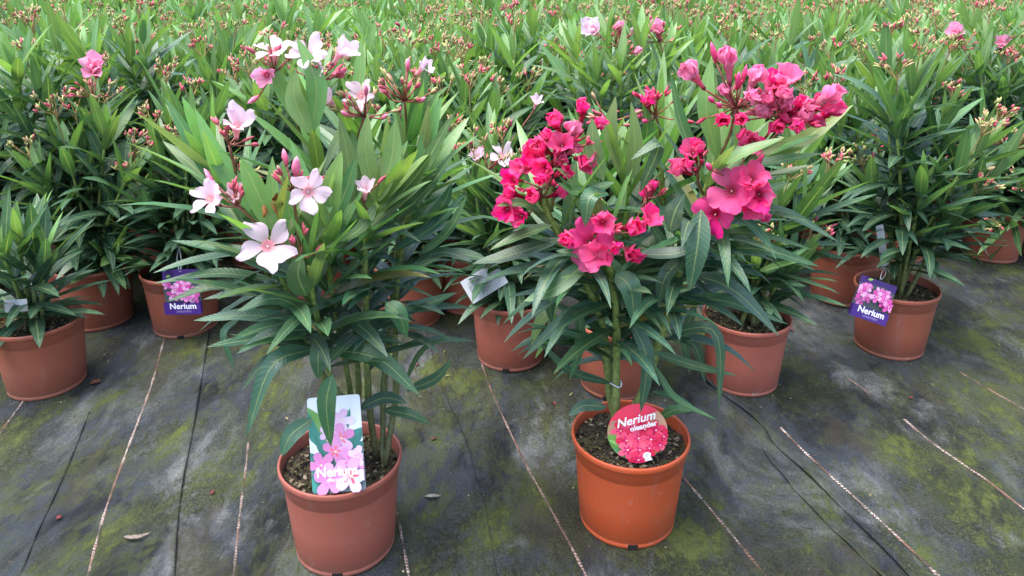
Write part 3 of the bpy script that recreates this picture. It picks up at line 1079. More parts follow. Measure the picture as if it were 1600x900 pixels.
for a, b, c, dys, w, tone in [
    ((490, 545), (425, 572), (385, 682), (-.06, -.10, -.12), .031, 2), ((487, 552), (420, 562), (378, 610), (-.03, -.05, -.06), .02, 2),
    ((520, 585), (510, 632), (517, 698), (-.115, -.125, -.125), .029, 2), ((499, 528), (497, 560), (497, 592), (-.08, -.10, -.10), .026, 2),
    ((510, 546), (590, 560), (656, 618), (-.06, -.08, -.10), .031, 2), ((490, 515), (430, 520), (370, 553), (-.06, -.08, -.09), .028, 2),
    ((480, 488), (430, 466), (369, 487), (-.06, -.09, -.10), .027, 2), ((475, 503), (385, 492), (302, 501), (-.05, -.05, -.05), .023, 2),
    ((430, 438), (340, 427), (240, 443), (-.02, -.02, -.02), .021, 2), ((440, 452), (340, 447), (260, 472), (-.03, -.03, -.04), .021, 2),
    ((452, 466), (385, 456), (317, 468), (-.04, -.05, -.05), .018, 2), ((372, 500), (350, 522), (366, 575), (-.04, -.05, -.05), .014, 2),
    ((512, 512), (565, 498), (612, 490), (-.05, -.05, -.05), .022, 2), ((603, 474), (622, 490), (636, 528), (-.06, -.07, -.07), .029, 1),
    ((622, 486), (670, 474), (714, 457), (-.02, .0, .0), .020, 2), ((632, 600), (660, 548), (706, 525), (.03, .02, .02), .014, 2),
    ((636, 610), (680, 592), (707, 562), (.0, .0, .0), .022, 2), ((430, 402), (350, 390), (268, 376), (-.05, -.05, -.05), .021, 2),
    ((482, 436), (420, 415), (348, 392), (-.07, -.08, -.09), .026, 2), ((560, 640), (600, 622), (637, 630), (-.03, -.03, -.04), .026, 2),
    ((488, 655), (455, 680), (440, 713), (-.07, -.09, -.10), .028, 2), ((598, 640), (640, 648), (672, 662), (-.02, -.03, -.03), .02, 2),
    ((430, 362), (402, 300), (376, 246), (-.10, -.11, -.11), .034, 0), ((425, 365), (380, 290), (322, 178), (-.06, -.07, -.06), .030, 0),
    ((420, 352), (350, 265), (304, 168), (-.04, -.04, -.03), .030, 0), ((400, 352), (320, 252), (257, 150), (-.02, -.01, .0), .028, 1),
    ((365, 265), (315, 215), (284, 150), (.0, .0, .0), .026, 0), ((352, 270), (300, 240), (282, 208), (-.01, -.01, -.01), .024, 0),
    ((511, 357), (520, 290), (534, 236), (-.07, -.08, -.08), .031, 0), ((513, 357), (540, 300), (556, 245), (-.06, -.06, -.06), .026, 1),
    ((480, 206), (440, 140), (411, 62), (.0, -.01, -.01), .026, 0), ((488, 206), (494, 130), (463, 58), (-.02, -.03, -.03), .032, 0),
    ((484, 208), (462, 160), (461, 106), (-.04, -.05, -.05), .031, 0), ((592, 314), (612, 250), (618, 186), (-.04, -.05, -.05), .032, 0),
    ((588, 314), (572, 240), (575, 178), (-.03, -.04, -.04), .028, 0), ((558, 204), (562, 130), (565, 58), (.07, .06, .06), .025, 0),
    ((600, 330), (660, 262), (712, 172), (-.01, .0, .0), .026, 1), ((612, 350), (670, 292), (714, 232), (.0, .0, .0), .025, 2),
    ((618, 390), (680, 352), (728, 302), (.0, .01, .01), .023, 2), ((642, 372), (690, 322), (706, 286), (.02, .02, .02), .022, 2),
    ((655, 398), (700, 362), (730, 305), (.01, .0, .0), .020, 2), ((640, 420), (690, 394), (740, 410), (.02, .01, .0), .02, 2),
    ((478, 462), (466, 430), (472, 396), (-.10, -.11, -.11), .036, 1), ((588, 320), (560, 360), (505, 390), (-.05, -.07, -.08), .022, 1),
    ((640, 225), (655, 160), (668, 98), (.07, .06, .06), .026, 1), ((648, 290), (670, 215), (690, 150), (.03, .03, .03), .026, 0),
    ((450, 400), (452, 330), (442, 250), (-.03, -.03, -.03), .028, 0), ((540, 330), (545, 260), (530, 180), (-.01, -.01, -.01), .028, 0)]:
    A.px_leaf(a, b, c, dys, w, tone)
q = A.px
A.cluster(q(482, 440, -.07), q(468, 404, -.10), [fl(A, 418, 384, -.13, 84, 'open', .93, 'pink')], 'pink', 5, .9)
A.cluster(q(474, 430, -.07), q(458, 300, -.09), [fl(A, 482, 300, -.12, 70, 'open', .9, 'pink')], 'pink', 5, .9, big=[(q(462, 276, -.10), .034, .013), (q(448, 258, -.09), .024, .009)])
A.cluster(q(425, 368, -.07), q(372, 322, -.09), [fl(A, 325, 310, -.11, 62, 'open', .5, 'pink'), fl(A, 366, 303, -.08, 42, 'half', .5, 'pink')], 'pink', 5, .9, big=[(q(335, 288, -.08), .022, .008), (q(330, 280, -.07), .018, .007)])
A.cluster(q(380, 330, -.03), q(358, 226, -.05), [fl(A, 370, 190, -.06, 62, 'half', .45, 'pink')], 'pink', 6, .9)
A.cluster(q(470, 215, .02), q(428, 112, -.01), [fl(A, 424, 76, -.02, 62, 'open', .4, 'pink'), fl(A, 415, 118, -.03, 36, 'half', .6, 'rose')], 'pink', 9, .8, spread=.04, big=[(q(405, 150, -.02), .02, .008)])
A.cluster(q(490, 205, .02), q(502, 124, .0), [fl(A, 478, 82, -.02, 64, 'open', .55, 'pink'), fl(A, 536, 78, .0, 52, 'half', .25, 'pink'), fl(A, 492, 108, -.02, 44, 'half', .6, 'pink')], 'pink', 8, .85, spread=.045)
A.cluster(q(560, 230, .05), q(570, 182, .01), [fl(A, 562, 148, .03, 62, 'open', .7, 'pink'), fl(A, 510, 154, .0, 44, 'half', .5, 'pink')], 'pink', 10, .35, spread=.045, big=[(q(572, 150, -.02), .022, .007), (q(545, 182, -.02), .02, .007), (q(596, 186, -.02), .022, .007)])
A.cluster(q(636, 225, .08), q(632, 158, .06), [fl(A, 663, 104, .07, 40, 'half', .5, 'pink'), fl(A, 599, 138, .07, 28, 'cup', .5, 'rose')], 'pink', 12, .4, spread=.055, big=[(q(637, 112, .05), .022, .008), (q(655, 160, .03), .022, .008)])
A.cluster(q(575, 330, -.03), q(566, 308, -.05), [fl(A, 571, 293, -.06, 42, 'half', .2, 'pink')], 'pink', 1, .9)
# the one withered bloom
wm = MB()
rr = random.Random(4)
for i in range(9):
    d = Vector((rr.uniform(-1, 1), rr.uniform(-1, 1), rr.uniform(-1, .6))).normalized()
    leaf_strip(wm, [Vector((0, 0, 0)), d * .008, d * .012 + Vector((0, 0, -.006)), d * .016 + Vector((0, 0, -.014))], Vector((d.y, -d.x, .3)), .011, (.30, .13, .04), .6, 0, 1.2, .2, i)
w = link('withered_flower', wm.mesh('withered_flower', M_LITTER), A.root, Matrix.Translation(q(424, 312, -.10)))
w['label'] = 'dried brown withered flower among the pale pink ones'

# ---- front right plant, deep pink
gb = ground_at(979, 806)
B = Plant('potted_oleander', 'deep pink flowering oleander in a bright orange pot, front right', (gb.x, gb.y, 0), seed=9)
add_pot(B.root, 'new', 1, 0.97, (R(-1),))
foot = [Vector((-.022, -.01, FOOT_Z)), Vector((-.010, .012, FOOT_Z)), Vector((-.004, .0, FOOT_Z))]
B_SH = [
    (0, [(962, 640, -.01), (963, 590, -.01), (962, 480, -.03), (950, 410, -.05), (940, 372, -.06)], 0.52),
    (2, [(985, 650, .0), (1010, 600, .0), (1042, 500, -.01), (1068, 400, -.01), (1098, 310, -.02), (1118, 256, -.03)], 0.52),
    (1, [(952, 620, .01), (945, 520, .0), (905, 420, -.02), (862, 345, -.03), (848, 310, -.03)], 0.6),
    (1, [(958, 620, .02), (965, 500, .04), (978, 380, .05), (978, 290, .05)], 0.62),
    (2, [(1000, 620, .02), (1060, 430, .03), (1120, 310, .01), (1165, 250, -.01)], 0.66),
    (1, [(955, 620, .02), (930, 450, .05), (920, 340, .06), (930, 280, .06)], 0.66),
    (2, [(1010, 600, .03), (1040, 430, .08), (1035, 300, .08), (1030, 225, .08)], 0.7),
]
for k, (fi, way, s0) in enumerate(B_SH):
    path = catmull([foot[fi]] + [B.px(x, y, dy) for x, y, dy in way], 20)
    B.stem(path, 0.0074 if k < 2 else 0.0055, 0.0046, (0.20, 0.24, 0.085), (0.21, 0.30, 0.06))
    for sp in shoot_leaf_specs(path, B.r, s0, 0.025, 0.142, 0.178, 0.0255):
        if B.nleaf < 300: B.spec_leaf(sp)
    B_SH[k] = path
for a, b, c, dys, w, tone in [
    ((1096, 328), (1089, 390), (1077, 456), (-.08, -.11, -.11), .036, 2), ((962, 428), (985, 450), (991, 506), (-.08, -.10, -.10), .036, 2),
    ((985, 500), (1010, 560), (1001, 646), (-.07, -.09, -.09), .029, 2), ((922, 404), (870, 448), (818, 471), (-.08, -.10, -.11), .029, 1),
    ((880, 372), (800, 398), (738, 412), (-.06, -.07, -.08), .028, 2), ((760, 405), (715, 396), (668, 398), (-.05, -.05, -.05), .020, 2),
    ((862, 352), (815, 368), (765, 391), (-.07, -.08, -.09), .022, 1), ((908, 346), (860, 342), (805, 326), (-.06, -.07, -.07), .023, 2),
    ((1000, 397), (1050, 397), (1103, 382), (-.09, -.10, -.10), .024, 2), ((1096, 388), (1190, 390), (1281, 417), (-.05, -.08, -.09), .030, 2),
    ((1105, 362), (1185, 366), (1272, 391), (-.04, -.06, -.07), .015, 1), ((1140, 326), (1225, 332), (1312, 379), (-.05, -.07, -.08), .020, 2),
    ((1085, 428), (1150, 456), (1218, 526), (-.04, -.07, -.09), .030, 2), ((1060, 472), (1130, 470), (1232, 507), (-.02, -.04, -.05), .024, 2),
    ((1042, 520), (1118, 520), (1124, 641), (-.03, -.06, -.07), .022, 2), ((1020, 550), (1080, 570), (1152, 587), (-.03, -.04, -.05), .018, 2),
    ((1022, 570), (1055, 622), (1120, 656), (-.02, -.05, -.07), .013, 1), ((1018, 612), (1055, 620), (1090, 640), (.0, .0, .0), .013, 2),
    ((1028, 655), (1055, 640), (1082, 642), (-.02, -.03, -.03), .018, 1), ((956, 478), (892, 490), (816, 562), (-.03, -.06, -.08), .023, 2),
    ((960, 541), (885, 522), (818, 504), (-.03, -.05, -.05), .013, 2), ((957, 600), (890, 580), (838, 530), (-.01, -.02, -.02), .020, 2),
    ((905, 470), (906, 540), (890, 594), (-.02, -.03, -.03), .019, 2), ((948, 636), (912, 634), (888, 650), (-.03, -.04, -.05), .021, 2),
    ((893, 428), (862, 465), (861, 505), (-.04, -.05, -.05), .024, 2), ((872, 478), (846, 500), (829, 541), (-.01, -.02, -.02), .024, 0),
    ((868, 490), (860, 520), (836, 560), (.0, -.01, -.01), .018, 0), ((988, 304), (1015, 312), (1032, 366), (-.07, -.10, -.10), .030, 2),
    ((950, 302), (922, 308), (914, 354), (-.08, -.11, -.11), .028, 2), ((1046, 362), (1055, 330), (1070, 303), (-.07, -.07, -.07), .032, 2),
    ((1118, 262), (1072, 190), (1096, 106), (-.06, -.08, -.07), .040, 0), ((1122, 252), (1104, 170), (1112, 88), (-.04, -.05, -.04), .032, 0),
    ((1104, 258), (1068, 205), (1046, 110), (-.02, -.02, -.01), .027, 1), ((943, 282), (928, 235), (925, 184), (-.05, -.06, -.06), .030, 0),
    ((967, 272), (952, 212), (962, 150), (.02, .01, .01), .028, 0), ((984, 284), (992, 225), (986, 158), (.03, .02, .02), .026, 0),
    ((975, 274), (1010, 215), (1003, 150), (.05, .05, .05), .026, 1), ((845, 306), (790, 272), (738, 251), (-.04, -.05, -.05), .023, 1),
    ((838, 312), (805, 275), (789, 228), (-.06, -.07, -.07), .022, 0), ((846, 330), (812, 318), (776, 322), (-.06, -.07, -.08), .018, 1),
    ((1132, 262), (1205, 226), (1300, 196), (-.06, -.08, -.08), .032, 1), ((1140, 268), (1215, 252), (1288, 240), (-.05, -.06, -.07), .024, 1),
    ((1168, 250), (1250, 222), (1334, 163), (-.02, -.03, -.03), .028, 0), ((1118, 268), (1160, 240), (1228, 214), (-.08, -.10, -.10), .022, 0),
    ((1150, 300), (1190, 300), (1232, 285), (-.05, -.06, -.06), .024, 1), ((1000, 300), (1030, 225), (985, 250), (-.04, -.06, -.08), .022, 2),
    ((1010, 340), (1050, 400), (1066, 395), (-.05, -.05, -.05), .020, 2), ((1062, 380), (1040, 352), (1000, 330), (-.06, -.07, -.08), .024, 2),
    ((960, 285), (905, 300), (870, 285), (-.05, -.07, -.08), .020, 1), ((905, 310), (890, 280), (868, 262), (-.06, -.07, -.08), .020, 0),
    ((930, 410), (905, 398), (868, 392), (-.08, -.10, -.10), .024, 2), ((1072, 400), (1040, 432), (1028, 480), (-.06, -.07, -.07), .026, 2),
    ((1088, 470), (1070, 530), (1078, 585), (.0, -.01, -.01), .018, 2), ((1045, 520), (1085, 540), (1102, 600), (.0, -.01, -.01), .020, 2)]:
    B.px_leaf(a, b, c, dys, w, tone)
q = B.px


def hots(P, rows, dy):
    out = []
    for x, y, s_, op, cw, *kd in rows:
        out.append(fl(P, x, y, dy + P.r.uniform(-.02, .02), s_, op, cw, kd[0] if kd else 'hot'))
    return out


B.cluster(q(1118, 256, -.03), q(1150, 168, -.05), hots(B, [(1137, 88, 42, 'closed', .1, 'hotpale'), (1077, 110, 40, 'closed', .1, 'hotpale'), (1133, 142, 27, 'closed', .2, 'hotpale'), (1129, 187, 40, 'cup', .6),
    (1183, 115, 38, 'closed', .1, 'hotpale'), (1192, 172, 44, 'cup', .3, 'hotpale'), (1163, 214, 46, 'cup', .4), (1176, 222, 40, 'half', .5)], -.06), 'hot', 9, .9, spread=.06,
    big=[(q(1119, 98, -.05), .032, .009), (q(1152, 140, -.07), .032, .009), (q(1160, 130, -.05), .028, .008), (q(1168, 158, -.08), .026, .008), (q(1115, 160, -.08), .017, .008), (q(1127, 168, -.08), .018, .008)])
B.cluster(q(1165, 250, -.01), q(1215, 190, -.05), hots(B, [(1228, 122, 50, 'half', .35, 'hotpale'), (1226, 146, 38, 'cup', .5, 'hotpale'), (1232, 182, 48, 'cup', .55), (1258, 180, 36, 'cup', .3, 'hotpale'), (1228, 158, 36, 'closed', .2, 'hotpale'),
    (1278, 188, 32, 'cup', .4), (1297, 148, 46, 'cup', .1, 'hotpale'), (1306, 170, 44, 'cup', .2), (1208, 130, 40, 'half', .4), (1284, 165, 36, 'half', .4), (1250, 160, 34, 'cup', .4)], -.07), 'hot', 8, .95, spread=.05)
B.cluster(q(848, 310, -.03), q(882, 232, -.03), hots(B, [(867, 188, 42, 'cup', .6), (911, 166, 40, 'cup', .4), (938, 192, 32, 'cup', .4), (896, 200, 38, 'closed', .3, 'hotpale'), (845, 228, 42, 'cup', .5), (831, 250, 48, 'half', .6),
    (856, 214, 36, 'cup', .4), (878, 225, 44, 'half', .5), (917, 252, 48, 'cup', .5), (852, 262, 40, 'half', .5), (838, 240, 40, 'half', .6)], -.05), 'hot', 12, .95, spread=.055)
B.cluster(q(1165, 250, -.01), q(1240, 175, -.05), hots(B, [(1200, 152, 36, 'cup', .4, 'hotpale'), (1246, 196, 36, 'cup', .5), (1265, 166, 34, 'cup', .3, 'hotpale'), (1215, 196, 36, 'cup', .5), (1176, 150, 32, 'closed', .3, 'hotpale'), (1160, 185, 32, 'cup', .4)], -.085), 'hot', 5, .95, spread=.05)
B.cluster(q(862, 330, -.03), q(862, 262, -.05), hots(B, [(872, 250, 36, 'half', .5), (884, 268, 34, 'cup', .5), (812, 262, 34, 'half', .5), (846, 280, 34, 'cup', .5), (900, 232, 30, 'cup', .4, 'hotpale')], -.06), 'hot', 5, .95, spread=.04)
B.cluster(q(848, 318, -.03), q(846, 295, -.05), hots(B, [(800, 280, 38, 'half', .5), (796, 300, 34, 'cup', .4), (834, 306, 38, 'cup', .5), (877, 300, 26, 'closed', .3), (790, 328, 40, 'half', .5), (812, 338, 36, 'half', .4), (802, 318, 40, 'half', .5)], -.06), 'hot', 4, .95, spread=.035)
B.cluster(q(940, 372, -.06), q(948, 365, -.085), hots(B, [(922, 380, 66, 'open', .9), (941, 347, 40, 'half', .6), (884, 375, 38, 'cup', .5), (963, 386, 34, 'cup', .5), (990, 355, 42, 'cup', .5), (1015, 340, 44, 'half', .5), (989, 396, 42, 'cup', .6), (935, 398, 50, 'half', .7)], -.115), 'hot', 6, .98, spread=.03)
B.cluster(q(1112, 270, -.03), q(1158, 285, -.06), hots(B, [(1142, 298, 66, 'open', .9), (1116, 336, 58, 'open', .8), (1174, 278, 46, 'half', .5), (1186, 305, 48, 'half', .6), (1192, 336, 34, 'cup', .5), (1176, 322, 42, 'half', .6)], -.10), 'hot', 4, .98, spread=.045,
    big=[(q(1180, 262, -.08), .030, .008), (q(1168, 268, -.08), .026, .008), (q(1112, 266, -.10), .020, .009)])
B.cluster(q(1100, 305, -.02), q(1090, 268, -.05), hots(B, [(1058, 263, 42, 'cup', .5), (1082, 236, 42, 'half', .5), (1074, 255, 32, 'closed', .3), (1092, 232, 32, 'cup', .5)], -.06), 'hot', 3, .98, spread=.03)
B.cluster(q(1030, 225, .08), q(1024, 180, .06), hots(B, [(1012, 156, 40, 'cup', .5), (996, 178, 24, 'closed', .3, 'hotpale')], .05), 'hot', 8, .9, spread=.05, big=[(q(1012, 190, .04), .022, .008)])
B.cluster(q(978, 290, .05), q(950, 190, .05), [], 'pink', 9, .75, spread=.045)
B.cluster(q(990, 360, .0), q(1010, 310, .0), hots(B, [(1010, 300, 30, 'closed', .3), (1022, 290, 24, 'closed', .3)], .0), 'hot', 3, .98, spread=.03)
# white clip round the main stem
tm = MB()
tp = q(962, 600, -.012)
ring = [tp + Vector((math.cos(a) * .0098, math.sin(a) * .0098 + .002, .003 * math.sin(a * 2))) for a in np.linspace(0, 2 * math.pi, 17)]
tube(tm, ring, .0013, .0013, (.8, .8, .8), None, 6, False)
link('plant_tie', tm.mesh('plant_tie', M_STRING), B.root)

def arch(P, paths, n, t0, t1):
    r = P.r
    for i in range(n):
        path = paths[i % len(paths)]
        k = int(lerp(t0, t1, r.random()) * (len(path) - 1))
        a = r.choice((r.uniform(-0.5, 0.7), r.uniform(2.5, 3.7), r.uniform(-2.2, -1.0)))
        d = Vector((math.cos(a), math.sin(a), r.uniform(0.25, 0.9))).normalized()
        P.spec_leaf((path[k], d, r.uniform(0.15, 0.20), r.uniform(5, 10), Vector((0, 0, 1)), r.uniform(.021, .029), (0.058, 0.132, 0.078), r.uniform(.7, 1)))


arch(A, A_SH[:6], 8, .40, .72)
arch(B, B_SH, 74, .32, .80)


def project(p):
    d = p - CAM
    z = d.dot(FW)
    return 800 + FPX * d.x / z, CY - FPX * d.dot(UP) / z, z


def prune(P, ylim, keep_clear):
    """take away grown leaves that would pierce a bloom or cover a card"""
    fls = []
    for o in P.root.children:
        if o.name.startswith('flower') and not o.name.startswith('flower_stalk'):
            k = o.matrix_basis.to_scale().x
            c = o.matrix_basis @ Vector((0, 0, 0.35)) + P.base
            fls.append((c, k * 1.0, project(c)))
    dead = []
    for o in P.root.children:
        if not o.name.startswith('leaf'): continue
        grown = 'grown' in o
        W_ = [o.matrix_basis.translation + v.co + P.base for v in o.data.vertices]
        bad = False
        for w_ in W_[3:]:
            x, y, z = project(w_)
            if grown and (y > ylim or any(a < x < c and b < y < d for a, b, c, d in keep_clear)):
                bad = True
            for c, rad, (fx, fy, fz) in fls:
                if (w_ - c).length < rad * (0.75 if grown else 0.35): bad = True
                if grown and z < fz + .02 and math.hypot(x - fx, y - fy) < rad * FPX / fz * 0.50: bad = True
            if bad: break
        if bad: dead.append(o)
        elif grown: del o['grown']
    for o in dead: bpy.data.objects.remove(o)


prune(A, 585, [(470, 590, 575, 775)])
prune(B, 605, [(940, 610, 1050, 720)])

# ---- the plants along the front edge of the bed
EDGE_GROUP = 'oleanders along the front edge of the bed'
# base pixel, label, shoots [(tip x, tip y, dy)], bud head redness (or None), pot kind, notches, seed, options
EDGE = [
    ((75, 598), 'low small green oleander at the left edge, in the nearest pot there', [(30, 385, -.02), (70, 405, .0), (5, 400, -.05), (55, 370, .04)], None, 'old', (), 21, {}),
    ((158, 498), 'green oleander with yellowish buds behind the small plant at the left edge', [(200, 275, -.06), (165, 215, .0), (105, 240, .0), (215, 330, -.02), (20, 170, .08), (60, 140, .1), (150, 170, .1), (130, 240, .06), (70, 290, -.03), (175, 400, -.05), (40, 230, .02), (235, 270, .0), (90, 190, .08)], .25, 'old', (), 22, {}),
    ((292, 508), 'green oleander whose pot wears a purple tag, left of the pale pink plant', [(290, 260, .0), (330, 270, .04), (250, 250, .03), (300, 200, .08), (350, 330, .0), (235, 330, .0), (265, 180, .1), (330, 200, .1)], .3, 'old', (R(12),), 23, {}),
    ((642, 496), 'green oleander directly behind the pale pink plant', [(640, 250, .0), (690, 250, .0), (600, 260, .05), (660, 200, .06), (700, 330, -.03), (590, 330, .0)], .3, 'old', (), 24, {}),
    ((798, 556), 'green oleander with two pale pink blooms and a grey card, between the front plants', [(755, 300, .0), (790, 270, .04), (725, 290, .03), (800, 330, -.02), (770, 240, .08), (760, 370, -.03), (830, 300, .03)], .35, 'rosy', (R(-8),), 25, {}),
    ((733, 474), 'green oleander in a shaded pot behind the one with the grey card', [(735, 190, .0), (700, 210, .03), (770, 190, .03), (725, 150, .07), (690, 270, .0)], .4, 'old', (), 26, {}),
    ((962, 598), 'green oleander right behind the deep pink plant', [(950, 400, .0), (930, 380, .05), (1000, 400, .03), (985, 350, .06), (1010, 430, -.01)], .3, 'old', (R(-22),), 27, {}),
    ((1158, 592), 'green oleander with yellow-green buds right of the deep pink plant', [(1262, 320, -.03), (1215, 330, .02), (1170, 360, .05), (1240, 270, .05), (1120, 380, .0), (1235, 420, -.03), (1180, 420, -.05)], .3, 'rosy', (), 28, {}),
    ((1312, 462), 'green oleander in a dark red-brown pot left of the purple-tagged one at right', [(1310, 190, .0), (1270, 200, .04), (1345, 190, .04), (1300, 140, .08), (1260, 260, .0), (1350, 280, -.02)], .35, 'old', (), 29, {}),
    ((1388, 540), 'tall green oleander with a purple tag on its pot, right side', [(1400, 180, .0), (1425, 150, .05), (1385, 120, .08), (1500, 270, -.03), (1480, 350, -.02), (1550, 280, .0), (1535, 230, .06), (1470, 200, .05), (1440, 300, -.05), (1360, 300, .03)], .25, 'old', (), 30, {'lean': True}),
    ((1545, 398), 'green oleander with pink-budded stalks at the right edge of the bed', [(1530, 110, .0), (1570, 140, .0), (1500, 120, .05), (1560, 250, -.08), (1520, 290, -.06), (1600, 290, -.08), (1545, 80, .08), (1590, 220, -.04), (1490, 210, .0), (1595, 150, .05)], .45, 'old', (), 31, {}),
    ((1632, 395), 'green oleander cut by the right edge of the picture', [(1620, 120, .0), (1660, 120, .0), (1590, 130, .05), (1610, 310, -.1), (1575, 350, -.12), (1640, 200, .0)], .35, 'old', (), 32, {}),
]
LEAF_BANK = {}


def bank_leaf(r, age_bin, curve):
    """shared leaf meshes for the plants of the bed: length 1, grows along +X, upper face +Z"""
    key = (age_bin, curve)
    if key not in LEAF_BANK:
        rr_ = random.Random(age_bin * 31 + curve * 7 + 3)
        mb = MB()
        droop = [0.10, 0.30, 0.62, 0.95][curve]
        pts = leaf_path(Vector((0, 0, 0)), Vector((1, 0, 0)), 1.0, droop, Vector((0, 0, rr_.uniform(-.1, .15))), 8)
        age = age_bin / 3
        tint = lerp3(lerp3(YOUNG, MIDG, age * 2), OLD, (age - 0.35) / 0.65)
        leaf_strip(mb, pts, Vector((0, 0, 1)), 0.165, tint, rr_.uniform(.15, .45), age, rr_.uniform(-.35, .35), 0.02 if age > .4 else 0, rr_.uniform(0, 6))
        LEAF_BANK[key] = mb.mesh('leaf', M_LEAF)
    return LEAF_BANK[key]


def place_bank_leaf(P, sp):
    p, d, L, droop, t, w, tint, age = sp
    me = bank_leaf(P.r, min(3, int(age * 3.99)), max(0, min(3, int(droop / 1.3 + P.r.uniform(-.6, .6)))))
    x = d.normalized()
    upv = (t + Vector((0, 0, 0.25)))
    y = upv.cross(x)
    if y.length < 1e-4: y = x.orthogonal()
    y.normalize()
    z = x.cross(y)
    m = Matrix(((x.x, y.x, z.x), (x.y, y.y, z.y), (x.z, y.z, z.z))).to_4x4()
    P.nleaf += 1
    link('leaf', me, P.root, Matrix.Translation(p) @ m @ Matrix.Diagonal((L, L * w / (L * 0.165) * 1.0, L, 1)))


edge_pts = []
EP = []
for i, (bp, label, shoots, red, pk, notches, seed, opt) in enumerate(EDGE):
    g = ground_at(*bp)
    edge_pts.append((g.x, g.y))
    P = Plant('potted_oleander', label, (g.x, g.y, 0), 'plant', EDGE_GROUP, seed)
    EP.append(P)
    add_pot(P.root, pk, i, 0.95, notches)
    n = len(shoots)
    for k, (x, y, dy) in enumerate(shoots):
        tip = P.px(x, y, dy)
        f = Vector((P.r.uniform(-.025, .025), P.r.uniform(-.025, .025), FOOT_Z))
        mid = f.lerp(tip, 0.5)
        mid.x = lerp(f.x, tip.x, 0.36)
        mid.y = lerp(f.y, tip.y, 0.36)
        path = catmull([f, mid, tip], 14)
        P.stem(path, 0.0052, 0.003, (0.12, 0.13, 0.05), (0.18, 0.27, 0.055), 3)
        for sp in shoot_leaf_specs(path, P.r, 0.32 if i in (7, 9) else 0.13, 0.035, 0.145, 0.180, 0.031, oldness=1.1, age0=0.38 if i else 0.6):
            if P.nleaf < 300: place_bank_leaf(P, sp)
        if red is not None and P.r.random() < 0.85:
            d = (path[-1] - path[-3]).normalized()
            P.bud_head(path[-1], d + Vector((0, -.1, .3)), P.r.uniform(.075, .11), P.r.randint(4, 7), red)

# bloom on some of the edge plants
P = EP[1]
P.cluster(P.px(130, 240, .06), P.px(146, 150, .05), [(P.px(146, 106, .04), .070, 'half', .6, 'rose', 10)], 'pink', 8, .8, spread=.05)
P = EP[4]
P.cluster(P.px(755, 300, .0), P.px(762, 268, .0), [(P.px(745, 243, -.01), .042, 'half', .4, 'pink', 5), (P.px(785, 243, -.01), .058, 'open', .6, 'pink', 5), (P.px(838, 158, .05), .035, 'half', .5, 'pink', 5)], 'pink', 6, .4, spread=.05)
P = EP[10]
P.cluster(P.px(1530, 110, .0), P.px(1505, 75, .0), [(P.px(1495, 50, -.02), .062, 'half', .5, 'rose', 10)], 'pink', 8, .8, spread=.06)
P = EP[11]
P.cluster(P.px(1590, 130, .05), P.px(1575, 95, .05), [(P.px(1566, 68, .05), .055, 'half', .5, 'rose', 10)], 'pink', 6, .8, spread=.05)

# ------------------------------------------------------------------ the bed behind
def field_variant(seed, lod=0):
    """pot-grown oleander with joined leaves: returns meshes (foliage, stems, buds)"""
    r = random.Random(seed)
    fm, sm, bm_ = MB(), MB(), MB()
    n = r.randint(6, 8)
    H = r.uniform(0.57, 0.68)
    red = [0.06, 0.12, 0.2, 0.4][seed % 4] if lod == 0 else 0.55
    for k in range(n):
        a = 2 * math.pi * k / n + r.uniform(-.4, .4)
        sp_ = r.uniform(0.06, 0.19) if k else 0.02
        h = H * r.uniform(0.80, 1.05) - sp_ * 0.25 - 0.08
        tip = Vector((math.cos(a) * sp_, math.sin(a) * sp_, h))
        f = Vector((r.uniform(-.02, .02), r.uniform(-.02, .02), FOOT_Z))
        mid = f.lerp(tip, .5)
        mid.x *= .7
        mid.y *= .7
        path = catmull([f, mid, tip], 8)
        if lod == 0: tube(sm, path, .005, .003, (0.12, 0.13, 0.05), (0.18, 0.27, 0.055), 5, False)
        for q_ in shoot_leaf_specs(path, r, 0.15 if lod == 0 else .62, 0.042, 0.160, 0.178, 0.037, oldness=0.85, age0=r.choice((0.0, .1, .25))):
            spec_to_strip(fm, q_, r, 5 if lod == 0 else 3)
        if r.random() < (0.5 if lod == 0 else 0.45):
            d = (path[-1] - path[-2]).normalized()
            bud_cluster(bm_, path[-1], d + Vector((0, 0, .4)), r, r.uniform(.07, .12), r.randint(4, 6), red, 5 if lod == 0 else 4, 4 if lod == 0 else 3)
    return fm, sm, bm_


VARS = []
for s_ in range(12):
    f_, st_, b_ = field_variant(100 + s_)
    VARS.append((f_.mesh('foliage', M_LEAF), st_.mesh('stems', M_STEM), b_.mesh('bud_clusters', M_BUD)))
LOWS = []
for s_ in range(4):
    f_, st_, b_ = field_variant(200 + s_, 1)
    LOWS.append((f_, b_))

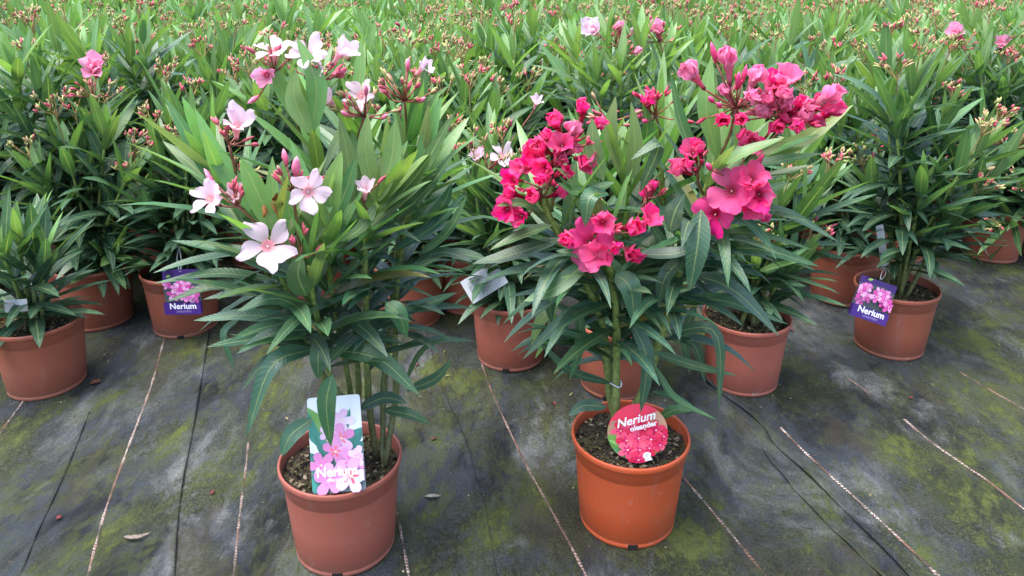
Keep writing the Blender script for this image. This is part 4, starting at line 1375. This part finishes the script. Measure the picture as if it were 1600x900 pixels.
ca, sa = math.cos(ROW_ANG), math.sin(ROW_ANG)
cand = []
fr = random.Random(77)
SP = 0.285
e0, e1 = ground_at(0, 492), ground_at(1600, 405)
for iu in range(-60, 61):
    for iv in range(0, 60):
        u = iu * SP + (SP / 2 if iv % 2 else 0)
        v = 1.2 + iv * SP * 0.87
        x = u * ca - v * sa + fr.uniform(-.035, .035)
        y = u * sa + v * ca + fr.uniform(-.035, .035)
        t = (x - e0.x) / (e1.x - e0.x)
        front = lerp(e0.y, e1.y, t)
        if y < front + 0.05 or y > 11: continue
        if abs(x) > 0.72 * y + 0.75: continue
        if any((x - a) ** 2 + (y - b) ** 2 < 0.205 ** 2 for a, b in edge_pts): continue
        cand.append((y + abs(x) * 0.12, x, y))
cand.sort()
near, far = cand[:285], cand[285:]
SPECIAL = {}
for k, (_, x, y) in enumerate(near):
    if k < 18:      # nearest ones: every leaf its own piece
        P = Plant('potted_oleander', 'budding green oleander crowded among others in the dense bed behind', (x, y, 0), 'plant', 'oleanders of the dense bed', 300 + k)
        link('pot', POT_MESH['old'], P.root)
        link('soil', SOILS[k % 3], P.root)
        n = P.r.randint(6, 8)
        H = P.r.uniform(0.70, 0.82)
        for j in range(n):
            a = 2 * math.pi * j / n + P.r.uniform(-.4, .4)
            sp_ = P.r.uniform(0.06, 0.19) if j else 0.02
            tip = Vector((math.cos(a) * sp_, math.sin(a) * sp_, H * P.r.uniform(0.82, 1.05) - sp_ * 0.25 - 0.10))
            f = Vector((P.r.uniform(-.02, .02), P.r.uniform(-.02, .02), FOOT_Z))
            path = catmull([f, Vector((lerp(f.x, tip.x, .36), lerp(f.y, tip.y, .36), (f.z + tip.z) / 2)), tip], 10)
            P.stem(path, .005, .003, (0.12, 0.13, 0.05), (0.18, 0.27, 0.055), 3)
            for sp in shoot_leaf_specs(path, P.r, 0.15, 0.042, 0.155, 0.180, 0.032, oldness=1.0, age0=P.r.choice((0.15, .28, .4))):
                place_bank_leaf(P, sp)
            if P.r.random() < .7:
                P.bud_head(path[-1], (path[-1] - path[-3]).normalized() + Vector((0, -.05, .3)), P.r.uniform(.08, .12), P.r.randint(4, 6), P.r.choice((.1, .2, .6)))
        continue
    i = fr.randrange(12)
    fo, st_, bd = VARS[i]
    s_ = fr.uniform(0.86, 1.10) * (1 + 0.20 * max(0.0, min(1.0, (3.6 - y) / 1.4)))
    rootf = empty('potted_oleander', (x, y, 0))
    rootf.rotation_euler = (0, 0, fr.uniform(0, 6.28))
    tag(rootf, 'budding green oleander crowded among others in the dense bed behind', 'plant', 'oleanders of the dense bed')
    link('pot', POT_MESH['old'], rootf)
    if y < 2.8: link('soil', SOILS[k % 3], rootf)
    S = Matrix.Diagonal((1, 1, s_, 1))
    link('foliage', fo, rootf, S)['kind'] = 'stuff'
    link('stems', st_, rootf, S)['kind'] = 'stuff'
    link('bud_clusters', bd, rootf, S)['kind'] = 'stuff'
# the far rows read as one mass
fm, bm_ = MB(), MB()
for _, x, y in far:
    f_, b_ = LOWS[fr.randrange(4)]
    a = fr.uniform(0, 6.28)
    c_, s_ = math.cos(a), math.sin(a)
    hs = fr.uniform(0.92, 1.1)
    for src, dst in ((f_, fm), (b_, bm_)):
        vv = np.array([tuple(p) for p in src.v])
        w_ = np.stack([vv[:, 0] * c_ - vv[:, 1] * s_ + x, vv[:, 0] * s_ + vv[:, 1] * c_ + y, vv[:, 2] * hs], -1)
        dst.add(w_.tolist(), src.f, src.c, src.u)
if far:
    o = tag(link('distant_oleanders', fm.mesh('distant_oleanders', M_LEAF)), 'far rows of oleander foliage at the back of the bed', 'plants', kind='stuff')
    link('bud_clusters', bm_.mesh('bud_clusters', M_BUD), o)['kind'] = 'stuff'

# blooming plants inside the bed
def bloom_plant(label, base, shoots, clusters, seed):
    P = Plant('potted_oleander', label, (base[0], base[1], 0), 'plant', None, seed)
    link('pot', POT_MESH['old'], P.root)
    for x, y, dy in shoots:
        tip = P.px(x, y, dy)
        f = Vector((P.r.uniform(-.02, .02), P.r.uniform(-.02, .02), FOOT_Z))
        mid = f.lerp(tip, .5)
        mid.x, mid.y = lerp(f.x, tip.x, .36), lerp(f.y, tip.y, .36)
        path = catmull([f, mid, tip], 12)
        P.stem(path, .005, .003, (0.12, 0.13, 0.05), (0.18, 0.27, 0.055), 3)
        for sp in shoot_leaf_specs(path, P.r, .4, .034, .13, .15, .024):
            place_bank_leaf(P, sp)
    for an, ce, fls in clusters:
        P.cluster(P.px(*an), P.px(*ce), [(P.px(x, y, dy), s_, op, cw, kd, n) for x, y, dy, s_, op, cw, kd, n in fls], 'pink', 9, .8, spread=.05)


bloom_plant('taller oleander with pale pink double blooms behind the two front plants', (0.30, 2.05), [(900, 90, .0), (950, 60, .05), (1000, 80, .0), (1040, 90, .0), (970, 110, -.06), (935, 130, -.04)],
            [((950, 60, .05), (962, 72, .0), [(926, 46, -.02, .072, 'half', .6, 'pink', 10), (968, 42, .0, .045, 'cup', .5, 'rose', 5), (990, 46, .0, .03, 'cup', .5, 'pink', 5), (997, 80, -.03, .04, 'cup', .6, 'rose', 10)]),
             ((1040, 90, .0), (1030, 65, .0), [(1027, 46, .0, .055, 'half', .6, 'rose', 10)])], 61)

# ------------------------------------------------------------------ plant tags
def text_mesh(body, size, mat, col, shear=0.0, bold=0.0, space=1.0):
    cu = bpy.data.curves.new('lettering', 'FONT')
    cu.body = body
    cu.size = size
    cu.shear = shear
    cu.offset = bold
    cu.space_character = space
    cu.align_x = 'CENTER'
    cu.resolution_u = 3
    o = bpy.data.objects.new('lettering', cu)
    COL.objects.link(o)
    dg = bpy.context.evaluated_depsgraph_get()
    dg.update()
    me = bpy.data.meshes.new_from_object(o.evaluated_get(dg))
    bpy.data.objects.remove(o)
    me.materials.clear()
    me.materials.append(mat)
    ca_ = me.attributes.new('tint', 'FLOAT_COLOR', 'POINT')
    a = np.ones((len(me.vertices), 4), dtype=np.float32)
    a[:, :3] = col
    ca_.data.foreach_set('color', a.ravel())
    return me


def clip_poly(poly, inside, cross):
    out = []
    for i in range(len(poly)):
        a, b = poly[i], poly[(i + 1) % len(poly)]
        ia, ib = inside(a), inside(b)
        if ia: out.append(a)
        if ia != ib: out.append(cross(a, b))
    return out


class Card:
    """flat printed card: outline polygon in metres (x right, y up), printed shapes in thin layers on its face"""
    def __init__(s, name, label, outline, bottom, top, col, cat='plant tag'):
        v = (top - bottom)
        L = v.length
        v.normalize()
        u = Vector((1, 0, 0)) - v * v.x
        u.normalize()
        n = u.cross(v)
        s.n = n
        s.root = bpy.data.objects.new(name, None)
        s.outline = outline
        s.layer = 0
        mb = MB()
        k = len(outline)
        vs_ = [Vector((x, y, 0)) for x, y in outline] + [Vector((x, y, -.0006)) for x, y in outline]
        mb.add(vs_, [tuple(range(k)), tuple(reversed(range(k, 2 * k)))] + [(i, i + k, (i + 1) % k + k, (i + 1) % k) for i in range(k)], col)
        s.m = Matrix(((u.x, v.x, n.x, bottom.x), (u.y, v.y, n.y, bottom.y), (u.z, v.z, n.z, bottom.z), (0, 0, 0, 1)))
        bpy.data.objects.remove(s.root)
        s.root = empty(name, (0, 0, 0))
        s.root.matrix_world = s.m
        tag(s.root, label, cat)
        link('card', mb.mesh('card', M_CARD, False), s.root)
        s.pic = MB()

    def clip(s, poly):
        k = len(s.outline)
        for i in range(k):
            (ax, ay), (bx_, by_) = s.outline[i], s.outline[(i + 1) % k]
            ex, ey = bx_ - ax, by_ - ay

            def sd(p): return ex * (p[1] - ay) - ey * (p[0] - ax)

            def cross(a, b):
                da, db = sd(a), sd(b)
                t = da / (da - db)
                return (a[0] + (b[0] - a[0]) * t, a[1] + (b[1] - a[1]) * t)
            poly = clip_poly(poly, lambda p: sd(p) >= 0, cross)
            if len(poly) < 3: return []
        return poly

    def shape(s, poly, col, cl=True):
        if cl: poly = s.clip(poly)
        if len(poly) < 3: return
        s.layer += 1
        z = 0.00006 * s.layer + 0.0001
        s.pic.add([Vector((x, y, z)) for x, y in poly], [tuple(range(len(poly)))], col)

    def petal2d(s, cx, cy, a, L, W, col):
        pts = []
        for i in range(14):
            f = i / 13 * 2 * math.pi
            x = L * (0.5 - 0.5 * math.cos(f))
            y = W * 0.5 * math.sin(f) * (0.45 + 0.55 * x / L)
            pts.append((cx + x * math.cos(a) - y * math.sin(a), cy + x * math.sin(a) + y * math.cos(a)))
        s.shape(pts, col)

    def flower2d(s, cx, cy, R_, rot, cols, r, centre):
        for i in range(5):
            s.petal2d(cx, cy, rot + i * 2 * math.pi / 5, R_ * r.uniform(.9, 1.1), R_ * .82, r.choice(cols))
        for i in range(5):
            s.petal2d(cx, cy, rot + i * 2 * math.pi / 5, R_ * .45, R_ * .2, centre)
        s.petal2d(cx - R_ * .08, cy, 0, R_ * .2, R_ * .2, (.95, .75, .5))

    def blade2d(s, x0, y0, x1, y1, W, col, col2):
        d = (x1 - x0, y1 - y0)
        L = math.hypot(*d)
        nx, ny = -d[1] / L, d[0] / L
        def side(sg): return [(x0 + d[0] * t + nx * sg * W * .5 * math.sin(math.pi * t ** .9), y0 + d[1] * t + ny * sg * W * .5 * math.sin(math.pi * t ** .9)) for t in np.linspace(0, 1, 9)]
        a, b = side(1), side(-1)
        s.shape(a + [(x0 + d[0] * t, y0 + d[1] * t) for t in np.linspace(.95, .05, 3)], col)
        s.shape([(x0 + d[0] * t, y0 + d[1] * t) for t in np.linspace(.05, .95, 3)] + b[::-1], col2)

    def text(s, body, x, y, size, col, rot=0.0, **kw):
        me = text_mesh(body, size, M_CARD, col, **kw)
        o = link('lettering', me, s.root, Matrix.Translation((x, y, 0.00006 * s.layer + 0.0003)) @ Matrix.Rotation(rot, 4, 'Z'))
        return o

    def done(s):
        if s.pic.v:
            # wind every face outwards
            link('printed_picture', s.pic.mesh('printed_picture', M_CARD, False), s.root)


def rrect(w, h, r, n=4):
    pts = []
    for cx, cy, a0 in ((w / 2 - r, r, -90), (w / 2 - r, h - r, 0), (-w / 2 + r, h - r, 90), (-w / 2 + r, r, 180)):
        for i in range(n + 1):
            a = R(a0 + 90 * i / n)
            pts.append((cx + r * math.cos(a), cy + r * math.sin(a)))
    return pts


cr = random.Random(3)
# 1: tall picture card in the left pot
bot = at_y(530.5, 769, A.base.y - .088)
top = at_y(520.5, 619, A.base.y - .040)
H1 = (top - bot).length
W1 = H1 * 0.565
C1 = Card('plant_tag', 'tall white card with pale pink oleander photo in the front left pot', rrect(W1, H1, .005), bot, top, (.93, .95, .97))
W, H = W1, H1
X = lambda f: (f - .5) * W
Yy = lambda f: f * H
G1, G2, G3 = (.06, .30, .25), (.045, .22, .18), (.20, .42, .12)
C1.shape([(X(0), 0), (X(1), 0), (X(1), Yy(.40)), (X(.8), Yy(.44)), (X(.6), Yy(.46)), (X(.3), Yy(.36)), (X(0), Yy(.40))], (.17, .22, .24))
C1.blade2d(X(.38), Yy(.42), X(-.04), Yy(.92), .036, G1, G3)
C1.blade2d(X(.45), Yy(.30), X(.10), Yy(.62), .020, G2, G1)
C1.blade2d(X(.55), Yy(.42), X(1.08), Yy(.66), .022, G1, G2)
C1.blade2d(X(.62), Yy(.32), X(1.10), Yy(.52), .020, G2, G1)
C1.blade2d(X(.66), Yy(.60), X(.80), Yy(.86), .010, G1, G2)
C1.blade2d(X(.45), Yy(.60), X(.44), Yy(.84), .024, G1, G2)
C1.blade2d(X(.2), Yy(.2), X(-.05), Yy(.44), .026, G1, G2)
C1.blade2d(X(.2), Yy(-.02), X(-.02), Yy(.2), .020, G1, G2)
pk = [(.76, .30, .58), (.80, .42, .68), (.82, .50, .74), (.72, .24, .50)]
lt = [(.86, .60, .78), (.88, .72, .84), (.84, .54, .76)]
for cx, cy, rr_, ro, cs, ce in ((.62, .74, .020, 1.2, lt, (.85, .6, .75)), (.36, .62, .015, 2.4, lt, (.85, .6, .75)), (.60, .56, .022, .4, pk, (.85, .20, .25)), (.48, .43, .021, 2.6, pk, (.88, .15, .2)), (.20, .30, .022, 1.9, pk, (.8, .2, .5)),
                                (.76, .32, .022, .9, pk, (.8, .2, .5)), (.90, .36, .016, 2.6, lt, (.85, .4, .7)), (.34, .15, .026, .3, pk, (.85, .25, .55)), (.75, .17, .028, 1.3, lt[:1] + pk[1:2], (.88, .12, .18))):
    C1.flower2d(X(cx), Yy(cy), rr_, ro, cs, cr, ce)
C1.petal2d(X(.84), Yy(.13), 0, .010, .010, (.62, .86, .80))
C1.text('Nerium', X(.50), Yy(.185), .0200, (.97, .97, .98), 0, bold=.0006)
C1.text('oleander', X(.52), Yy(.125), .0100, (.93, .93, .95), 0)
C1.done()

# 2: round card in the right pot
bot = at_y(1000, 719, B.base.y - .058)
top = at_y(992, 629, B.base.y - .046)
H = (top - bot).length
RR = H * .488
pts = []
for i in range(40):
    a = R(-90) + 2 * math.pi * i / 40
    pts.append((RR * math.cos(a) * 1.0, RR + RR * math.sin(a)))
tagpts = []
for x, y in pts:        # a blunt point at the top, like the photograph's
    if y > RR * 1.55: y = y + (RR * 2 - abs(x) * .9 - y) * .30 + .0
    tagpts.append((x, y))
C2 = Card('plant_tag', 'round magenta card lettered in white in the front right pot', pts, bot, top, (.84, .06, .12))
X = lambda f: (f - .5) * 2 * RR
Yy = lambda f: f * 2 * RR
C2.shape([(X(-.1), Yy(.0)), (X(.4), Yy(0)), (X(.34), Yy(.5)), (X(.0), Yy(.7))], (.18, .36, .08))
C2.shape([(X(.62), Yy(-.1)), (X(1.1), Yy(.1)), (X(.95), Yy(.3)), (X(.62), Yy(.2))], (.22, .42, .07))
C2.shape([(X(.74), Yy(.52)), (X(1.1), Yy(.5)), (X(.9), Yy(.85)), (X(.72), Yy(.8))], (.62, .34, .22))
C2.shape([(X(-.02), Yy(.5)), (X(.24), Yy(.52)), (X(.3), Yy(.72)), (X(.08), Yy(.75))], (.50, .25, .18))
C2.blade2d(X(.0), Yy(.42), X(.3), Yy(.15), .012, (.30, .55, .16), (.12, .32, .08))
C2.blade2d(X(.05), Yy(.25), X(.35), Yy(.02), .012, (.10, .34, .18), (.25, .5, .12))
C2.blade2d(X(.7), Yy(.02), X(.92), Yy(.26), .012, (.45, .62, .10), (.12, .36, .10))
hp = [(.84, .05, .13), (.90, .09, .19), (.76, .03, .09), (.92, .15, .24)]
for cx, cy, rr_ in ((.22, .56, .016), (.42, .58, .017), (.62, .55, .017), (.80, .52, .016), (.92, .40, .014), (.30, .40, .017), (.50, .42, .018), (.70, .38, .018), (.30, .24, .018), (.50, .22, .017), (.66, .24, .015), (.84, .28, .014), (.46, .06, .018)):
    C2.flower2d(X(cx), Yy(cy), rr_, cr.uniform(0, 6), hp, cr, (.66, .01, .16))
C2.shape([(X(.57), Yy(.02)), (X(.70), Yy(.04)), (X(.67), Yy(.10)), (X(.68), Yy(.16)), (X(.62), Yy(.19)), (X(.56), Yy(.17)), (X(.54), Yy(.11)), (X(.57), Yy(.07))], (.88, .86, .86))
ringp = [(X(.612) + .0026 * math.cos(a), Yy(.125) + .0026 * math.sin(a)) for a in np.linspace(0, 5.2, 12)]
C2.shape(ringp + [(X(.612) + .0017 * math.cos(a), Yy(.125) + .0017 * math.sin(a)) for a in np.linspace(5.2, 0, 12)], (.45, .40, .42))
C2.text('Nerium', X(.48), Yy(.71), .0205, (.95, .92, .94), R(9), shear=.35, bold=.0004)
C2.text('oleander', X(.60), Yy(.61), .0125, (.95, .92, .94), R(9), bold=.0004)
C2.done()


def string(name_parent, pts, r=.0009):
    mb = MB()
    inv = name_parent.matrix_world.inverted() if False else None
    tube(mb, pts, r, r, (.7, .72, .72), None, 5)
    return mb


def purple_card(label, bot, top, wratio, stem_pt, seed, arch=False):
    H = (top - bot).length
    W = H * wratio
    out = rrect(W, H, .003)
    if arch:
        out = [(x, y if y < H * .9 else y - .10 * H * (abs(x) / (W / 2)) ** 2) for x, y in out]
    C = Card('plant_tag', label, out, bot, top, (.055, .022, .16))
    r = random.Random(seed)
    C.shape([(-W * .5, H * .26), (W * .5, H * .26), (W * .5, H * .72), (W * .2, H * .80), (-W * .5, H * .76)], (.07, .09, .10))
    cols = [(.70, .14, .46), (.78, .28, .60), (.82, .42, .70), (.62, .08, .36)]
    for i in range(15):
        C.flower2d(r.uniform(-.42, .42) * W, H * r.uniform(.34, .70), W * r.uniform(.13, .19), r.uniform(0, 6), cols, r, (.55, .05, .30))
    C.blade2d(-W * .36, H * .86, -W * .22, H * .90, .006, (.35, .55, .10), (.2, .4, .08))
    C.shape([(-W * .5, 0), (W * .5, 0), (W * .5, H * .27), (W * .1, H * .25), (-W * .5, H * .28)], (.060, .020, .20))
    C.text('Nerium', W * .02, H * .135, W * .235, (.9, .9, .95), 0, bold=.0005)
    C.text('oleander', W * .04, H * .05, W * .12, (.32, .26, .50), 0)
    C.done()
    inv = C.m.inverted()
    hole = Vector((0, H * .95, .0008))
    e = inv @ stem_pt
    mb = MB()
    tube(mb, catmull([hole + Vector((-.0016, 0, 0)), hole.lerp(e, .5) + Vector((-.005, .003, .003)), e], 8), .0007, .0007, (.7, .7, .7), None, 5)
    tube(mb, catmull([hole + Vector((.0016, 0, 0)), hole.lerp(e, .5) + Vector((.005, -.002, .003)), e], 8), .0007, .0007, (.7, .7, .7), None, 5)
    tube(mb, catmull([e + Vector((-.012, -.006, .004)), e, e + Vector((.013, -.009, .003))], 8), .0007, .0007, (.7, .7, .7), None, 5)
    link('string', mb.mesh('string', M_STRING), C.root)
    return C


P = EP[2]
purple_card('purple card with pink bloom photo hanging on the pot left of the pale pink plant', at_y(289, 489, P.base.y - .112), at_y(281, 421, P.base.y - .106), .79, P.base + P.px(280, 385, -.06), 5)
P = EP[9]
Cd = purple_card('tilted purple card with pink bloom photo on the pot at right', at_y(1352, 499, P.base.y - .115), at_y(1377, 433, P.base.y - .095), .84, P.base + P.px(1384, 418, -.015), 8, True)

# grey back of a card, lying tilted on the pot rim between the front plants
P = EP[4]
bot = at_y(729, 458, P.base.y - .075)
top = at_y(784, 424, P.base.y - .055)
H = (top - bot).length
W = H * .62
C4 = Card('plant_tag', 'pale grey card with small dark print leaning on the middle pot', rrect(W, H, .003), bot, top, (.44, .46, .50))
# long axis runs along the card: lines of print across it
dk = (.10, .11, .13)
C4.shape([(-W * .42, H * .245), (W * .40, H * .245), (W * .40, H * .250), (-W * .42, H * .250)], (.2, .21, .24))
pr = random.Random(2)
for i, yy in enumerate((.34, .375, .41, .445)):
    x = -W * .40
    while x < W * .32:
        L = W * pr.uniform(.03, .09)
        C4.shape([(x, H * yy), (x + L, H * yy), (x + L, H * (yy + .016)), (x, H * (yy + .016))], dk)
        x += L + W * .015
for yy in (.50, .525, .55):
    x = -W * .40
    while x < W * .3:
        L = W * pr.uniform(.03, .07)
        C4.shape([(x, H * yy), (x + L, H * yy), (x + L, H * (yy + .008)), (x, H * (yy + .008))], (.25, .26, .29))
        x += L + W * .015
for cx, cy in ((-.1, .68), (.12, .64)):
    C4.shape([(W * cx + .0036 * math.cos(a), H * cy + .0036 * math.sin(a)) for a in np.linspace(.3, 4, 9)] + [(W * cx + .0024 * math.cos(a), H * cy + .0024 * math.sin(a)) for a in np.linspace(4, .3, 9)], dk)
C4.shape([(W * .02, H * .12), (W * .12, H * .12), (W * .07, H * .18)], dk)
C4.shape([(-W * .16, H * .12), (-W * .04, H * .12), (-W * .06, H * .17), (-W * .14, H * .17)], (.26, .27, .30))
C4.shape([(W * .1 + .0016 * math.cos(a), H * .93 + .0016 * math.sin(a)) for a in np.linspace(0, 6.0, 10)], (.02, .02, .02))
C4.done()

# white strip tag standing behind the purple-tagged plant
P = EP[9]
bot = at_y(1383, 415, P.base.y - .015)
top = at_y(1374, 352, P.base.y - .03)
C5 = Card('plant_tag', 'narrow plain white strip standing behind the purple-tagged plant at right', rrect(.018, (top - bot).length, .002), bot, top, (.62, .62, .66))
C5.done()
# pale tag in the left-edge pot
P = EP[0]
bot = at_y(26, 487, P.base.y - .05)
top = at_y(24, 468, P.base.y - .045)
C6 = Card('plant_tag', 'pale blank tag half hidden in the small plant at the left edge', rrect(.05, (top - bot).length, .002), bot, top, (.5, .5, .52))
C6.done()

# ------------------------------------------------------------------ litter on the fabric
lr = random.Random(8)


def litter(name, label, cat, px, py, L, w, col, rot, bend=.3, lift=.004, group=None):
    g = ground_at(px, py)
    d = Vector((math.cos(rot), math.sin(rot), 0))
    s = Vector((-d.y, d.x, 0))
    pts = [d * (t - .5) * L + s * bend * L * (t - .5) ** 2 * 2 + Vector((0, 0, .0006 + lift * 4 * t * (1 - t))) for t in np.linspace(0, 1, 8)]
    mb = MB()
    leaf_strip(mb, pts, Vector((0, 0, 1)), w, col, .5, 0, .5, .05, px)
    o = link(name, mb.mesh(name, M_LITTER))
    o.location = (g.x, g.y, gh(g.x, g.y) + .0008)
    tag(o, label, cat, group)


litter('fallen_leaf', 'curled grey-brown dry leaf on the ground fabric, lower left', 'leaf', 213, 846, .045, .008, (.16, .13, .11), 0.25, .7, .006)
litter('fallen_leaf', 'narrow grey dry leaf on the ground between the two front pots', 'leaf', 676, 778, .030, .007, (.20, .19, .16), 0.1, .3)
litter('fallen_leaf', 'brown shrivelled leaf beside the left-edge pot', 'leaf', 150, 600, .024, .012, (.12, .045, .025), 0.6, .3)
for (x, y) in ((93, 811), (333, 771), (677, 688), (447, 770), (661, 548), (682, 547), (865, 631), (1423, 624), (1236, 517), (652, 572)):
    litter('fallen_petal', 'small dry red petal lying on the dark ground fabric', 'petal', x, y, lr.uniform(.009, .014), lr.uniform(.005, .008), (.13, .03, .03), lr.uniform(0, 6), .3, .003, 'fallen red petals')
for (x, y) in ((448, 655), (700, 590), (893, 616), (695, 552), (1455, 603), (1560, 540), (1360, 775)):
    litter('leaf_scrap', 'tiny yellowish leaf scrap lying on the dark ground fabric', 'leaf scrap', x, y, lr.uniform(.010, .018), lr.uniform(.003, .005), (.17, .16, .07), lr.uniform(0, 6), .2, .002, 'yellowish leaf scraps')
mb = MB()
for i in range(1500):
    g = ground_at(lr.uniform(-40, 1640), lr.uniform(430, 900) if lr.random() < .6 else lr.uniform(540, 680))
    if lr.random() < .6:
        e = lr.choice(edge_pts + [(A.base.x, A.base.y), (B.base.x, B.base.y)])
        a = lr.uniform(0, 6.28)
        rr_ = .086 + abs(lr.gauss(0, .022))
        g = Vector((e[0] + rr_ * math.cos(a), e[1] + rr_ * math.sin(a), 0))
    t = lr.random()
    col = (.03, .02, .014) if t < .5 else (.12, .085, .05) if t < .8 else (.26, .24, .15)
    chunk(mb, Vector((g.x, g.y, gh(g.x, g.y) + .0012)), lr.uniform(.0008, .0026), col, lr)
tag(link('ground_litter', mb.mesh('ground_litter', M_LITTER, False)), 'crumbs of soil and bark scattered over the ground fabric', 'litter', kind='stuff')
